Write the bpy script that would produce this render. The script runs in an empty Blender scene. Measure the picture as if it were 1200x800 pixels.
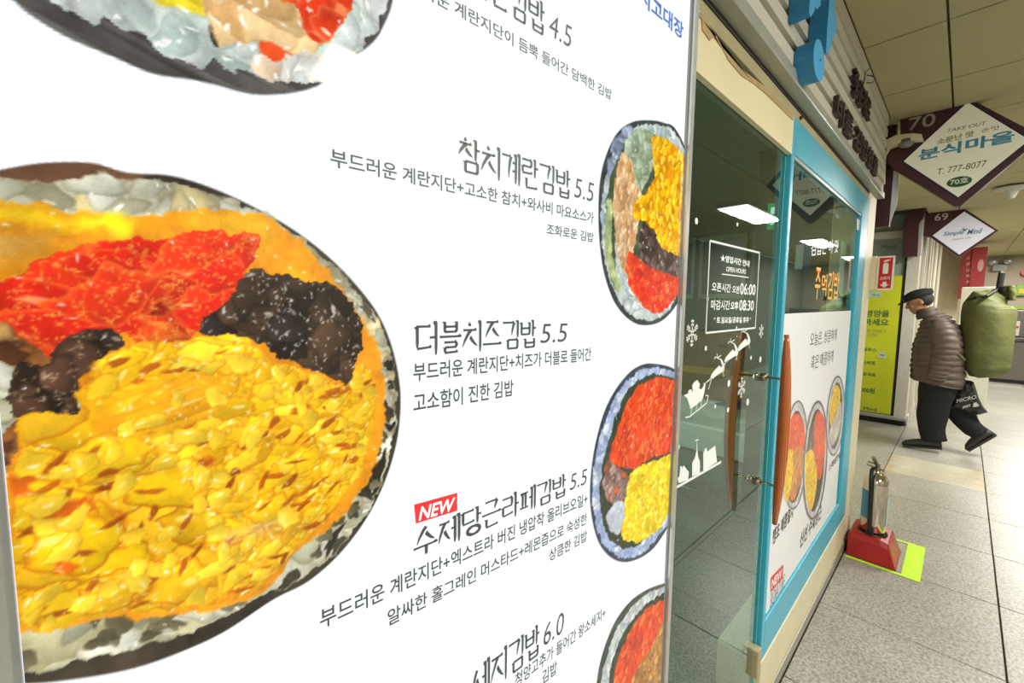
import bpy, bmesh, math, random
import numpy as np
from mathutils import Vector, Matrix
random.seed(7)
rng = np.random.default_rng(11)
PI = math.pi

# ------------------------------------------------------------------ camera
YAW, PITCH, ROLL, FPX = math.radians(46.9747), math.radians(-5.2076), math.radians(0.2757), 492.85
CAM = np.array([0.388, 0.0, 1.435])
_f = np.array([-math.sin(YAW)*math.cos(PITCH), math.cos(YAW)*math.cos(PITCH), math.sin(PITCH)])
_r = np.array([math.cos(YAW), math.sin(YAW), 0.0]); _u = np.cross(_r, _f)
_c, _s = math.cos(ROLL), math.sin(ROLL)
RM = np.array([_c*_r+_s*_u, -_s*_r+_c*_u, _f])
cd = bpy.data.cameras.new('camera'); cam = bpy.data.objects.new('camera', cd)
bpy.context.scene.collection.objects.link(cam)
cd.sensor_width = 36; cd.lens = 36*FPX/1200; cd.clip_start = 0.01; cd.clip_end = 100
m3 = np.array([RM[0], RM[1], -RM[2]]).T
mw = Matrix.Identity(4)
for i in range(3):
    for j in range(3): mw[i][j] = m3[i][j]
    mw[i][3] = CAM[i]
cam.matrix_world = mw
SC = bpy.context.scene
SC.camera = cam
SC.view_settings.view_transform = 'Standard'; SC.view_settings.look = 'None'
SC.view_settings.gamma = 1; SC.view_settings.use_curve_mapping = False
SC.view_settings.exposure = 0.0
# ------------------------------------------------------------------ world and light
w = bpy.data.worlds.new('world'); SC.world = w; w.use_nodes = True
w.node_tree.nodes['Background'].inputs[0].default_value = (0.80, 0.86, 0.80, 1)
w.node_tree.nodes['Background'].inputs[1].default_value = 0.5
def area(name, loc, sx, sy, power, col=(1, .98, .92), rot=(0, 0, 0)):
    d = bpy.data.lights.new(name, 'AREA'); d.shape = 'RECTANGLE'; d.size = sx; d.size_y = sy
    d.energy = power; d.color = col
    o = bpy.data.objects.new(name, d); o.location = loc; o.rotation_euler = rot
    SC.collection.objects.link(o); return o
LIGHTS = [(1.62, 1.92, 0.58, 1.78), (1.2, 1.5, 4.85, 6.05), (1.2, 1.5, 8.2, 9.4), (1.2, 1.5, 11.6, 12.8), (1.2, 1.5, -3.4, -2.2)]
for i, (a, b, c, d) in enumerate(LIGHTS):
    area('corridor_lamp', ((a+b)/2, (c+d)/2, 2.46), b-a-.02, d-c-.02, [76, 86, 80, 80, 60][i])
area('shop_fill', (-2.2, 2.0, 2.38), .3, 1.0, 50, (.93, 1, .96))  # added fill light to brighten the shop interior, no fixture there

# ------------------------------------------------------------------ helpers
def lin(c):
    c = np.asarray(c, float)/255.0
    return np.where(c <= 0.04045, c/12.92, ((c+0.055)/1.055)**2.4)
def ray(x, y): return RM.T @ np.array([(x-600)/FPX, -(y-400)/FPX, 1.0])
def onp(x, y, n, d):
    n = np.asarray(n, float); r = ray(x, y); return CAM + r*((d-n@CAM)/(n@r))
def WX(x, y, X=0.0): return onp(x, y, [1, 0, 0], X)
def WY(x, y, Y): return onp(x, y, [0, 1, 0], Y)
def WZ(x, y, Z=0.0): return onp(x, y, [0, 0, 1], Z)
MATS = {}
def mat(name, col, rough=.6, metal=0, emit=0, ecol=None, var=.06, scale=30, bump=0, spec=.5, coat=0, bscale=None):
    if name in MATS: return MATS[name]
    m = bpy.data.materials.new(name); m.use_nodes = True; nt = m.node_tree; b = nt.nodes['Principled BSDF']
    c = lin(col)
    tc = nt.nodes.new('ShaderNodeTexCoord'); nz = nt.nodes.new('ShaderNodeTexNoise')
    nz.inputs['Scale'].default_value = scale; nz.inputs['Detail'].default_value = 4
    nt.links.new(tc.outputs['Object'], nz.inputs['Vector'])
    cr = nt.nodes.new('ShaderNodeValToRGB')
    cr.color_ramp.elements[0].position = .3; cr.color_ramp.elements[1].position = .7
    cr.color_ramp.elements[0].color = (*np.clip(c*(1-var), 0, 1), 1); cr.color_ramp.elements[1].color = (*np.clip(c*(1+var), 0, 1), 1)
    nt.links.new(nz.outputs['Fac'], cr.inputs['Fac']); nt.links.new(cr.outputs['Color'], b.inputs['Base Color'])
    b.inputs['Roughness'].default_value = rough; b.inputs['Metallic'].default_value = metal
    b.inputs['Specular IOR Level'].default_value = spec; b.inputs['Coat Weight'].default_value = coat
    if emit:
        b.inputs['Emission Color'].default_value = (*lin(ecol if ecol is not None else col), 1); b.inputs['Emission Strength'].default_value = emit
    if bump:
        n2 = nt.nodes.new('ShaderNodeTexNoise'); n2.inputs['Scale'].default_value = bscale or scale*3
        nt.links.new(tc.outputs['Object'], n2.inputs['Vector'])
        bp = nt.nodes.new('ShaderNodeBump'); bp.inputs['Strength'].default_value = bump; bp.inputs['Distance'].default_value = .01
        nt.links.new(n2.outputs['Fac'], bp.inputs['Height']); nt.links.new(bp.outputs['Normal'], b.inputs['Normal'])
    MATS[name] = m; return m
ORG = {}
def link(o, parent, origin):
    SC.collection.objects.link(o)
    origin = Vector(origin); ORG[o.name] = origin
    if parent is not None:
        o.parent = parent; o.location = origin - ORG[parent.name]
    else: o.location = origin
def tagd(o, label=None, cat=None, group=None, kind=None):
    if label: o['label'] = label
    if cat: o['category'] = cat
    if group: o['group'] = group
    if kind: o['kind'] = kind
    return o
def thing(name, label, cat, loc, group=None):
    o = bpy.data.objects.new(name, None); o.empty_display_size = .05; link(o, None, loc)
    return tagd(o, label, cat, group)
def mk(name, verts, faces, m, parent=None, origin=None, smooth=False, label=None, cat=None, group=None, kind=None):
    V = np.asarray(verts, float)
    if origin is None:
        origin = ORG[parent.name] if parent is not None else (V[:, 0].mean(), V[:, 1].mean(), V[:, 2].min())
    me = bpy.data.meshes.new(name)
    me.from_pydata([tuple(p) for p in (V-np.array(origin))], [], faces)
    me.update()
    if m is not None: me.materials.append(m)
    if smooth: me.polygons.foreach_set('use_smooth', [True]*len(me.polygons))
    o = bpy.data.objects.new(name, me); link(o, parent, origin)
    return tagd(o, label, cat, group, kind)
class G:
    """collects geometry in world coordinates"""
    def __init__(s): s.v = []; s.f = []
    def add(s, V, F):
        n = len(s.v); s.v += [tuple(p) for p in V]; s.f += [tuple(i+n for i in f) for f in F]; return s
    def box(s, x0, x1, y0, y1, z0, z1):
        V = [(x, y, z) for z in (z0, z1) for y in (y0, y1) for x in (x0, x1)]
        return s.add(V, [(0, 2, 3, 1), (4, 5, 7, 6), (0, 1, 5, 4), (2, 6, 7, 3), (0, 4, 6, 2), (1, 3, 7, 5)])
    def bbox(s, x0, x1, y0, y1, z0, z1, b=.003):
        bm = bmesh.new(); bmesh.ops.create_cube(bm, size=1)
        for v in bm.verts: v.co = ((x0+x1)/2+v.co.x*(x1-x0), (y0+y1)/2+v.co.y*(y1-y0), (z0+z1)/2+v.co.z*(z1-z0))
        bmesh.ops.bevel(bm, geom=bm.edges[:], offset=b, segments=2, affect='EDGES', profile=.5)
        bm.verts.index_update(); s.add([v.co[:] for v in bm.verts], [[v.index for v in f.verts] for f in bm.faces]); bm.free(); return s
    def obox(s, o, a, b, c):
        o, a, b, c = map(np.array, (o, a, b, c))
        V = [o+i*a+j*b+k*c for k in (0, 1) for j in (0, 1) for i in (0, 1)]
        return s.add(V, [(0, 2, 3, 1), (4, 5, 7, 6), (0, 1, 5, 4), (2, 6, 7, 3), (0, 4, 6, 2), (1, 3, 7, 5)])
    def prism(s, P, d):
        """polygon P (3d pts) extruded by vector d"""
        P = [np.array(p, float) for p in P]; n = len(P); d = np.array(d, float)
        return s.add(P+[p+d for p in P], [tuple(range(n))[::-1], tuple(range(n, 2*n))]+[(i, (i+1) % n, n+(i+1) % n, n+i) for i in range(n)])
    def tube(s, pts, r, n=10, cap=True):
        pts = [np.array(p, float) for p in pts]; rr = r if hasattr(r, '__len__') else [r]*len(pts)
        V = []; prev = None
        for i, p in enumerate(pts):
            t = pts[min(i+1, len(pts)-1)]-pts[max(i-1, 0)]; t = t/np.linalg.norm(t)
            if prev is None:
                a = np.array([0, 0, 1.0]) if abs(t[2]) < .9 else np.array([1.0, 0, 0])
                a = a-(a@t)*t
            else: a = prev-(prev@t)*t
            a /= np.linalg.norm(a); prev = a; b = np.cross(t, a)
            V += [p+rr[i]*(math.cos(2*PI*k/n)*a+math.sin(2*PI*k/n)*b) for k in range(n)]
        F = [(i*n+k, i*n+(k+1) % n, (i+1)*n+(k+1) % n, (i+1)*n+k) for i in range(len(pts)-1) for k in range(n)]
        if cap: F += [tuple(range(n))[::-1], tuple(range((len(pts)-1)*n, len(pts)*n))]
        return s.add(V, F)
    def lathe(s, c, prof, n=24, ax=2):
        V = []
        for r, h in prof:
            for k in range(n):
                a = 2*PI*k/n; q = [r*math.cos(a), r*math.sin(a), h]
                if ax == 0: q = [q[2], q[0], q[1]]
                if ax == 1: q = [q[0], q[2], q[1]]
                V.append(np.array(c)+q)
        F = [(i*n+k, i*n+(k+1) % n, (i+1)*n+(k+1) % n, (i+1)*n+k) for i in range(len(prof)-1) for k in range(n)]
        F += [tuple(range(n))[::-1], tuple(range((len(prof)-1)*n, len(prof)*n))]
        return s.add(V, F)
    def mk(s, name, m, parent=None, **k): return mk(name, s.v, s.f, m, parent, **k)

FONTMESH = {}
def text_mesh(txt, bold=0.0, shear=0.0, res=3, extrude=0):
    key = (txt, bold, shear, res, extrude)
    if key in FONTMESH: return FONTMESH[key]
    cu = bpy.data.curves.new('t', 'FONT'); cu.body = txt; cu.size = 1; cu.offset = bold; cu.shear = shear; cu.resolution_u = res; cu.extrude = extrude
    cu.fill_mode = 'BOTH' if extrude else 'FRONT'
    o = bpy.data.objects.new('t', cu); SC.collection.objects.link(o)
    bpy.context.view_layer.update()
    me = o.to_mesh(); n = len(me.vertices); co = np.zeros(n*3); me.vertices.foreach_get('co', co); co = co.reshape(-1, 3)
    F = [tuple(p.vertices) for p in me.polygons]
    o.to_mesh_clear(); bpy.data.objects.remove(o); bpy.data.curves.remove(cu)
    FONTMESH[key] = (co, F); return co, F
def text_on(name, txt, O, U, V, N, h, wid, m, parent=None, bold=0.0, shear=0.0, ext=0, res=3, slope=0, **k):
    """text with its lower left at O, running wid along U, h tall along V, lifted along N"""
    co, F = text_mesh(txt, bold, shear, res, 1.0 if ext else 0)
    if len(co) == 0: return None
    x = (co[:, 0]-co[:, 0].min())/(np.ptp(co[:, 0]) or 1)*wid; y = (co[:, 1]-co[:, 1].min())/(np.ptp(co[:, 1]) or 1)*h
    O, U, V, N = map(lambda q: np.array(q, float), (O, U, V, N))
    P = O+np.outer(x, U)+np.outer(y+slope*x, V)
    if ext: P = P+np.outer((co[:, 2]+1)/2*ext, N)
    return mk(name, P, F, m, parent, **k)

# ------------------------------------------------------------------ special materials
def granite(name, base, dark, light, rough=.34, sc=220):
    m = bpy.data.materials.new(name); m.use_nodes = True; nt = m.node_tree; b = nt.nodes['Principled BSDF']; L = nt.links
    tc = nt.nodes.new('ShaderNodeNewGeometry')
    vo = nt.nodes.new('ShaderNodeTexVoronoi'); vo.inputs['Scale'].default_value = sc
    n1 = nt.nodes.new('ShaderNodeTexNoise'); n1.inputs['Scale'].default_value = sc*.45; n1.inputs['Detail'].default_value = 6
    n2 = nt.nodes.new('ShaderNodeTexNoise'); n2.inputs['Scale'].default_value = 2.5; n2.inputs['Detail'].default_value = 5
    for n in (vo, n1, n2): L.new(tc.outputs['Position'], n.inputs['Vector'])
    r1 = nt.nodes.new('ShaderNodeValToRGB'); e = r1.color_ramp.elements
    e[0].position = .36; e[0].color = (*lin(dark), 1); e[1].position = .66; e[1].color = (*lin(light), 1)
    q = e.new(.5); q.color = (*lin(base), 1)
    L.new(n1.outputs['Fac'], r1.inputs['Fac'])
    mx = nt.nodes.new('ShaderNodeMix'); mx.data_type = 'RGBA'; mx.inputs['Factor'].default_value = .35
    bw = nt.nodes.new('ShaderNodeValToRGB'); bw.color_ramp.elements[0].color = (*lin(dark), 1); bw.color_ramp.elements[1].color = (*lin(light), 1)
    L.new(vo.outputs['Color'], bw.inputs['Fac']); L.new(r1.outputs['Color'], mx.inputs['A']); L.new(bw.outputs['Color'], mx.inputs['B'])
    r2 = nt.nodes.new('ShaderNodeValToRGB'); r2.color_ramp.elements[0].position = .3; r2.color_ramp.elements[0].color = (.82, .80, .76, 1)
    r2.color_ramp.elements[1].position = .7; r2.color_ramp.elements[1].color = (1, 1, 1, 1)
    L.new(n2.outputs['Fac'], r2.inputs['Fac'])
    oi = nt.nodes.new('ShaderNodeObjectInfo'); mr = nt.nodes.new('ShaderNodeMapRange'); mr.inputs['To Min'].default_value = .9; mr.inputs['To Max'].default_value = 1.06
    L.new(oi.outputs['Random'], mr.inputs['Value'])
    m2 = nt.nodes.new('ShaderNodeMix'); m2.data_type = 'RGBA'; m2.blend_type = 'MULTIPLY'; m2.inputs['Factor'].default_value = 1
    L.new(mx.outputs['Result'], m2.inputs['A']); L.new(r2.outputs['Color'], m2.inputs['B'])
    vm = nt.nodes.new('ShaderNodeVectorMath'); vm.operation = 'SCALE'; L.new(m2.outputs['Result'], vm.inputs[0]); L.new(mr.outputs['Result'], vm.inputs['Scale'])
    L.new(vm.outputs['Vector'], b.inputs['Base Color']); b.inputs['Roughness'].default_value = rough; b.inputs['Specular IOR Level'].default_value = .45
    return m
M_gran = granite('granite', (174, 172, 162), (122, 120, 110), (208, 206, 196))
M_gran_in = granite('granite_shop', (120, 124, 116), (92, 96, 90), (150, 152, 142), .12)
def glass_mat(name, tint, ior):
    m = bpy.data.materials.new(name); m.use_nodes = True; nt = m.node_tree; nt.nodes.clear(); L = nt.links
    o = nt.nodes.new('ShaderNodeOutputMaterial'); t = nt.nodes.new('ShaderNodeBsdfTransparent'); g = nt.nodes.new('ShaderNodeBsdfGlossy')
    t.inputs[0].default_value = (*tint, 1); g.inputs['Roughness'].default_value = .015; g.inputs[0].default_value = (.9, 1, .95, 1)
    f = nt.nodes.new('ShaderNodeFresnel'); f.inputs[0].default_value = ior
    gb = nt.nodes.new('ShaderNodeNewGeometry'); iv = nt.nodes.new('ShaderNodeMath'); iv.operation = 'SUBTRACT'; iv.inputs[0].default_value = 1
    mu = nt.nodes.new('ShaderNodeMath'); mu.operation = 'MULTIPLY'; L.new(gb.outputs['Backfacing'], iv.inputs[1]); L.new(iv.outputs[0], mu.inputs[0]); L.new(f.outputs[0], mu.inputs[1])
    mx = nt.nodes.new('ShaderNodeMixShader'); L.new(mu.outputs[0], mx.inputs[0]); L.new(t.outputs[0], mx.inputs[1]); L.new(g.outputs[0], mx.inputs[2])
    L.new(mx.outputs[0], o.inputs[0]); return m
M_glass = glass_mat('door_glass', (.80, .92, .87), 1.6)
M_edge = mat('glass_edge', (120, 215, 225), .3)
M_print = bpy.data.materials.new('printed_picture'); M_print.use_nodes = True
def _pm(m, emit, attr='Col', coat=0):
    nt = m.node_tree; b = nt.nodes['Principled BSDF']; a = nt.nodes.new('ShaderNodeVertexColor'); a.layer_name = attr
    
    if emit:
        vs = nt.nodes.new('ShaderNodeVectorMath'); vs.operation = 'SCALE'; vs.inputs['Scale'].default_value = .16; nt.links.new(a.outputs[0], vs.inputs[0]); nt.links.new(vs.outputs[0], b.inputs['Base Color'])
    else: nt.links.new(a.outputs[0], b.inputs['Base Color'])
    b.inputs['Roughness'].default_value = .04 if emit else .3
    if emit: nt.links.new(a.outputs[0], b.inputs['Emission Color']); b.inputs['Emission Strength'].default_value = emit
    b.inputs['Specular IOR Level'].default_value = .6 if emit else .3
BOARD_EMIT = .96
_pm(M_print, BOARD_EMIT)
M_paperprint = bpy.data.materials.new('paper_print'); M_paperprint.use_nodes = True; _pm(M_paperprint, 0)
M_board = mat('backlit_panel', (120, 122, 124), .04, 0, BOARD_EMIT, (244, 249, 254), .0, 3)
M_ink = mat('grey_ink', (64, 68, 65), .5, 0, .5, (64, 68, 65), 0)
M_red = mat('red_ink', (215, 40, 45), .5, 0, .7, None, 0)
M_white = mat('white_ink', (250, 250, 250), .5, 0, .5, None, 0)
M_blueink = mat('blue_ink', (50, 90, 165), .5, 0, .6, None, 0)
M_alu = mat('aluminium', (205, 208, 208), .3, .75, 0, None, .03, 60)
M_sky = mat('sky_blue_frame', (62, 172, 200), .35, 0, 0, None, .03, 12)
M_cream = mat('cream_paint', (222, 212, 178), .45, 0, 0, None, .04, 8)
M_steel = mat('brushed_steel', (160, 155, 142), .4, .3, 0, None, .08, 50)
M_slat = mat('off_white_slat', (206, 202, 188), .45, 0, 0, None, .04, 6)
M_dark = mat('dark_gap', (50, 46, 40), .8)
M_black = mat('black_plastic', (25, 26, 26), .5)

# ------------------------------------------------------------------ structure: floor
fb = G().box(-3.2, 2.7, -4, 14.6, -.12, -.012).mk('floor', mat('joint_grout', (70, 68, 60), .8)); tagd(fb, kind='structure')
tm = {}
def tile(x0, x1, y0, y1, m, lift=0):
    g = .0028; z1 = -.002+random.uniform(-.0004, .0004)+lift; b = .0015
    V = [(x0+g, y0+g, -.012), (x1-g, y0+g, -.012), (x1-g, y1-g, -.012), (x0+g, y1-g, -.012)]
    V += [(x0+g, y0+g, z1-b), (x1-g, y0+g, z1-b), (x1-g, y1-g, z1-b), (x0+g, y1-g, z1-b)]
    g2 = g+b
    V += [(x0+g2, y0+g2, z1), (x1-g2, y0+g2, z1), (x1-g2, y1-g2, z1), (x0+g2, y1-g2, z1)]
    F = [(8, 9, 10, 11)]
    for a in (0, 4): F += [(a+i, a+(i+1) % 4, a+4+(i+1) % 4, a+4+i) for i in range(4)]
    return mk('tile', V, F, m, fb, origin=(x0, y0, 0))
M_pale = granite('pale_granite', (200, 196, 176), (180, 172, 148), (216, 212, 196), .3)
nt = M_pale.node_tree
# rust stains towards the ends of the pale slab
geo = nt.nodes.new('ShaderNodeNewGeometry'); sx = nt.nodes.new('ShaderNodeSeparateXYZ'); nt.links.new(geo.outputs['Position'], sx.inputs[0])
ab = nt.nodes.new('ShaderNodeMath'); ab.operation = 'SUBTRACT'; ab.inputs[1].default_value = .3; nt.links.new(sx.outputs[0], ab.inputs[0])
a2 = nt.nodes.new('ShaderNodeMath'); a2.operation = 'ABSOLUTE'; nt.links.new(ab.outputs[0], a2.inputs[0])
nzz = nt.nodes.new('ShaderNodeTexNoise'); nzz.inputs['Scale'].default_value = 9
a3 = nt.nodes.new('ShaderNodeMath'); a3.operation = 'MULTIPLY_ADD'; a3.inputs[1].default_value = .35; nt.links.new(nzz.outputs['Fac'], a3.inputs[0]); nt.links.new(a2.outputs[0], a3.inputs[2])
mrr = nt.nodes.new('ShaderNodeMapRange'); mrr.inputs['From Min'].default_value = .38; mrr.inputs['From Max'].default_value = .50; mrr.inputs['To Max'].default_value = .55
nt.links.new(a3.outputs[0], mrr.inputs['Value'])
mxx = nt.nodes.new('ShaderNodeMix'); mxx.data_type = 'RGBA'; mxx.inputs['B'].default_value = (*lin((178, 140, 84)), 1)
bs = nt.nodes['Principled BSDF']; src = bs.inputs['Base Color'].links[0].from_socket
nt.links.new(src, mxx.inputs['A']); nt.links.new(mrr.outputs['Result'], mxx.inputs['Factor']); nt.links.new(mxx.outputs['Result'], bs.inputs['Base Color'])
xs = [0.006, .6, 1.2, 1.8, 2.4, 2.7]; T0 = 2.41
for k in range(-7, 21):
    y0 = T0+.6*k
    if y0 > 14: break
    for a, b in zip(xs[:-1], xs[1:]):
        tile(a, b, y0, min(y0+.6, 14.5), M_pale if (k == 4 and a < .1) else M_gran)
for k in range(1, 8):       # recess beside the shop end
    y0 = T0+.6*k; 
    for a, b in ((-.6, .006), (-1.2, -.6), (-1.8, -1.2)):
        if a < -.7 and y0 < 5.2: continue
        tile(max(a, -1.8), b, max(y0, 3.27) if a > -.7 else y0, min(y0+.6, 6.76), M_gran)
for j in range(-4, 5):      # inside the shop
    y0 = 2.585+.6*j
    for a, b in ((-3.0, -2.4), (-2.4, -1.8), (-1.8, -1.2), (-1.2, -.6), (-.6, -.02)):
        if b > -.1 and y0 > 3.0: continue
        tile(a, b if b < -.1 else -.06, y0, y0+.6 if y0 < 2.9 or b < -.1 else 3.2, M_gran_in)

# ------------------------------------------------------------------ ceiling
M_ceil = mat('ceiling_panel', (180, 173, 132), .75, 0, 0, None, .03, 4, .15, bscale=200)
cb = G().box(-3.2, 2.7, -4, 14.6, 2.53, 2.6).mk('ceiling', mat('ceiling_void', (60, 56, 44), .9)); tagd(cb, kind='structure')
def cpanel(x0, x1, y0, y1, m=None):
    g = .004
    return G().box(x0+g, x1-g, y0+g, y1-g, 2.5, 2.52).mk('ceiling_panel', m or M_ceil, cb, origin=(x0, y0, 2.5))
G().box(-1.8, 2.7, -4, 14.5, 2.522, 2.53).mk('backing_sheet', mat('ceiling_joint', (112, 106, 78), .9), cb)
cx = [.022, .272, .872, 1.472, 2.072, 2.66]
k = -9
while 2.34+.6*k < 14:
    y0 = 2.34+.6*k
    for a, b in zip(cx[:-1], cx[1:]): cpanel(a, b, y0, y0+.6)
    if 3.3 < y0+.6 < 6.8: cpanel(-.6, .03, max(y0, 3.3), y0+.6); cpanel(-1.2, -.6, max(y0, 3.3), y0+.6)
    k += 1
M_lamp = mat('lamp_diffuser', (255, 252, 240), .5, 0, 6, (255, 250, 235), 0)
for i, (a, b, c, d) in enumerate(LIGHTS):
    t = thing('ceiling_light', ['flat white panel light nearest the menu board, seen as a reflection in its corner', 'flat white panel light whose reflection shows at the top of the glass door', 'flat white panel light whose reflection shows beside the door frame in the window', 'farthest flat white panel light before the end wall', 'flat white panel light behind the viewer'][i], 'ceiling light', ((a+b)/2, (c+d)/2, 2.47), 'corridor panel lights')
    G().box(a-.02, b+.02, c-.02, d+.02, 2.472, 2.5).mk('frame', M_slat, t)
    G().box(a, b, c, d, 2.465, 2.472).mk('diffuser', M_lamp, t)

# ------------------------------------------------------------------ walls
M_wall = mat('beige_wall', (196, 188, 166), .7, 0, 0, None, .03, 3)
M_wall2 = mat('grey_brown_wall', (170, 158, 140), .7, 0, 0, None, .03, 3)
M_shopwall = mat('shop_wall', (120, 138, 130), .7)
def struct(name, g, m): return tagd(g.mk(name, m), kind='structure')
def piece(name, g, m, parent, **k): return g.mk(name, m, parent, **k)
wl_ = struct('wall_left', G().box(-.16, -.02, -4, .35, 0, 2.5), M_wall)
piece('upper_wall', G().box(-.16, -.04, .35, 3.24, 2.06, 2.5), M_wall, wl_)
piece('return_wall', G().box(-.6, -.04, 3.16, 3.24, 0, 2.5), mat('dark_return', (84, 98, 92), .6), wl_)
piece('recess_wall', G().box(-.62, -.56, 3.24, 5.2, 0, 2.5), M_cream, wl_)
struct('wall_right', G().box(2.7, 2.8, -4, 14.5, 0, 2.5), mat('opposite_wall', (150, 148, 134), .6))
struct('wall_end', G().box(-1, 2.7, 14.0, 14.1, 0, 2.5), M_wall2)
struct('wall_back', G().box(-.2, 2.7, -4.1, -4, 0, 2.5), M_wall)
# shop interior shell
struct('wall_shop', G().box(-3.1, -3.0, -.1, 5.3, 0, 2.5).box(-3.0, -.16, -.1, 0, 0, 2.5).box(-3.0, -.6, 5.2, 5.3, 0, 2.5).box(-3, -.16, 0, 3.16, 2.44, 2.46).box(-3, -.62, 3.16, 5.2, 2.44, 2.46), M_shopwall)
# neighbouring shop front beyond the recess
M_post = mat('white_post', (205, 200, 186), .5)
w69 = struct('wall_neighbour', G().box(-.105, 0.0, 6.76, 6.9, 0.09, 2.5), M_post)
piece('side_wall', G().box(-.12, 0.0, 6.9, 13.99, 0, 2.5), M_wall, w69)
piece('ledge', G().bbox(-1.2, .012, 6.70, 6.78, .065, .10, .006), mat('grey_ledge', (160, 156, 146), .4), w69)
piece('kick_plate', G().box(-1.2, 0, 6.765, 6.9, 0, .07), M_dark, w69)
piece('rear_panel', G().box(-1.9, -.105, 6.80, 6.9, .09, 2.5), mat('grey_blue_panel', (150, 162, 156), .5), w69)
piece('shadow_gap', G().box(-.125, -.105, 6.775, 6.8, .1, 2.0), M_dark, w69)
piece('header', G().box(-1.2, -.1, 6.72, 6.8, 2.22, 2.3), M_slat, w69)
for j, yy in enumerate((7.1, 7.35, 8.0, 8.6)):
    piece('pilaster', G().bbox(0, .03, yy, yy+.1, 0, 2.5, .004), M_post, w69)
piece('baseboard', G().box(0, .015, 6.9, 13.99, 0, .1), M_slat, w69)

# ------------------------------------------------------------------ shop front
YD, YF0, YF1 = 1.512, 1.518, 3.0
# blue framed fixed window
win = thing('window', 'fixed shop window in a sky blue frame right of the glass door', 'window', (-.02, 2.2, .22)); win.name = 'window_1'; ORG['window_1'] = ORG[list(ORG)[-1]]
tagd(win, kind='structure')
for k_ in ('label', 'category'):
    if k_ in win: del win[k_]
def fr(y0, y1, z0, z1, nm): return G().bbox(-.038, 0.0, y0, y1, z0, z1, .003).mk(nm, M_sky, win)
fr(YF0, 1.548, .225, 2.0, 'stile'); fr(2.80, YF1, .225, 2.0, 'stile'); fr(1.548, 2.80, 1.895, 2.0, 'rail'); fr(1.548, 2.80, .225, .36, 'rail')
G().box(-.0085, -.004, 1.55, 2.80, 1.885, 1.895).mk('bead', M_alu, win)
G().box(-.015, -.011, 1.548, 2.80, .36, 1.895).mk('glass_pane', M_glass, win)
# cream end column, plinth, steel curb
col = struct('trim_1', G().bbox(-.16, 0.0, YF1, 3.24, 0, 2.075, .006), M_cream)
struct('trim_2', G().bbox(-.14, .003, YD+.008, YF1, .055, .224, .004), M_cream)
struct('trim_3', G().bbox(-.10, .006, 1.0, 3.24, 0, .053, .003), M_steel)
# lintel over door with torn edge
lint = struct('trim_4', G().prism([(-.012, .45, 1.887), (-.012, YF0-.003, 1.887), (-.012, YF0-.003, 1.995), (-.012, 1.24, 1.99), (-.012, 1.12, 1.975), (-.012, .98, 1.975), (-.012, .90, 1.985), (-.012, .845, 2.0), (-.012, .45, 2.0)], (.012, 0, 0)), mat('cream_lintel', (228, 216, 176), .5, 0, 0, None, .03, 5))
piece('torn_edge', G().prism([(-.002, .82, 1.985), (-.002, .86, 1.985), (-.002, .865, 1.968), (-.002, .9, 1.962), (-.002, .93, 1.984), (-.002, 1.0, 1.962), (-.002, 1.08, 1.958), (-.002, 1.16, 1.968), (-.002, 1.24, 1.974), (-.002, 1.34, 1.977), (-.002, 1.5, 1.98), (-.002, 1.5, 1.994), (-.002, 1.24, 1.988), (-.002, 1.1, 1.974), (-.002, .95, 1.974), (-.002, .86, 1.996)], (.004, 0, 0)), mat('torn_wood', (176, 150, 104), .8, 0, 0, None, .15, 40), lint)
# strips between frame and signboard
M_brown = mat('brown_track', (150, 132, 96), .6, 0, 0, None, .08, 14)
tr = struct('trim_5', G().bbox(-.10, -.006, .4, 3.24, 2.0, 2.032, .002), mat('olive_track', (170, 160, 122), .6, 0, 0, None, .08, 14))
piece('shadow_groove', G().box(-.10, -.004, .4, 3.24, 2.032, 2.044), M_dark, tr)
piece('bolt', G().lathe((-.006, 1.60, 2.018), [(.006, 0), (.006, .004), (.003, .008)], 8, 0), M_dark, tr)

# ------------------------------------------------------------------ slatted sign board
sb = thing('slatted_signboard', 'off-white horizontal slatted fascia with raised letters above the shop door', 'signboard', (.02, 1.8, 2.045))
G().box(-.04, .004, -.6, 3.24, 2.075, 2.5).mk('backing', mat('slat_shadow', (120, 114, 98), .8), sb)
G().bbox(-.04, .030, -.6, 3.26, 2.044, 2.075, .003).mk('bottom_profile', mat('alu_profile', (176, 178, 168), .35, .3, 0, None, .05, 10), sb)
NS = 7; z0 = 2.077; pitch = (2.499-z0)/NS
for i in range(NS):
    za = z0+i*pitch; h = pitch*(.74 if i < NS-1 else .985)
    G().prism([(.004, -.6, za), (.024, -.6, za+.004), (.024, -.6, za+h-.004), (.004, -.6, za+h)], (0, 3.84, 0)).mk('slat', M_slat, sb)
M_letter = mat('blue_letter_side', (44, 130, 182), .45, 0, 0, None, .03, 10)
M_letface = mat('blue_letter_face', (72, 168, 222), .4, 0, 0, None, .02, 10)
def P2(yz, x): return [(x, y, z) for y, z in yz]
LX0, LX1 = .026, .070
def letter3d(yz, nm):
    g = G().prism(P2(yz, LX0), (LX1-LX0, 0, 0)); o = g.mk(nm, M_letter, sb)
    o.data.materials.append(M_letface)
    for p in o.data.polygons:
        if abs(p.normal.x) > .9: p.material_index = 1
    return o
def ell(cy, cz, ry, rz, n=28, a0=0): return [(cy+ry*math.cos(2*PI*k/n), cz+rz*math.sin(2*PI*k/n)) for k in range(n)]
c = WX(960, 71, LX1); e1 = WX(960, 47, LX1); e2 = WX(960, 97, LX1); f1 = WX(967, 70, LX1); f2 = WX(953, 71, LX1)
letter3d(ell(c[1], c[2], abs(f1[1]-f2[1])/2*.98, abs(e1[2]-e2[2])/2*1.0), 'raised_letter')
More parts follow.
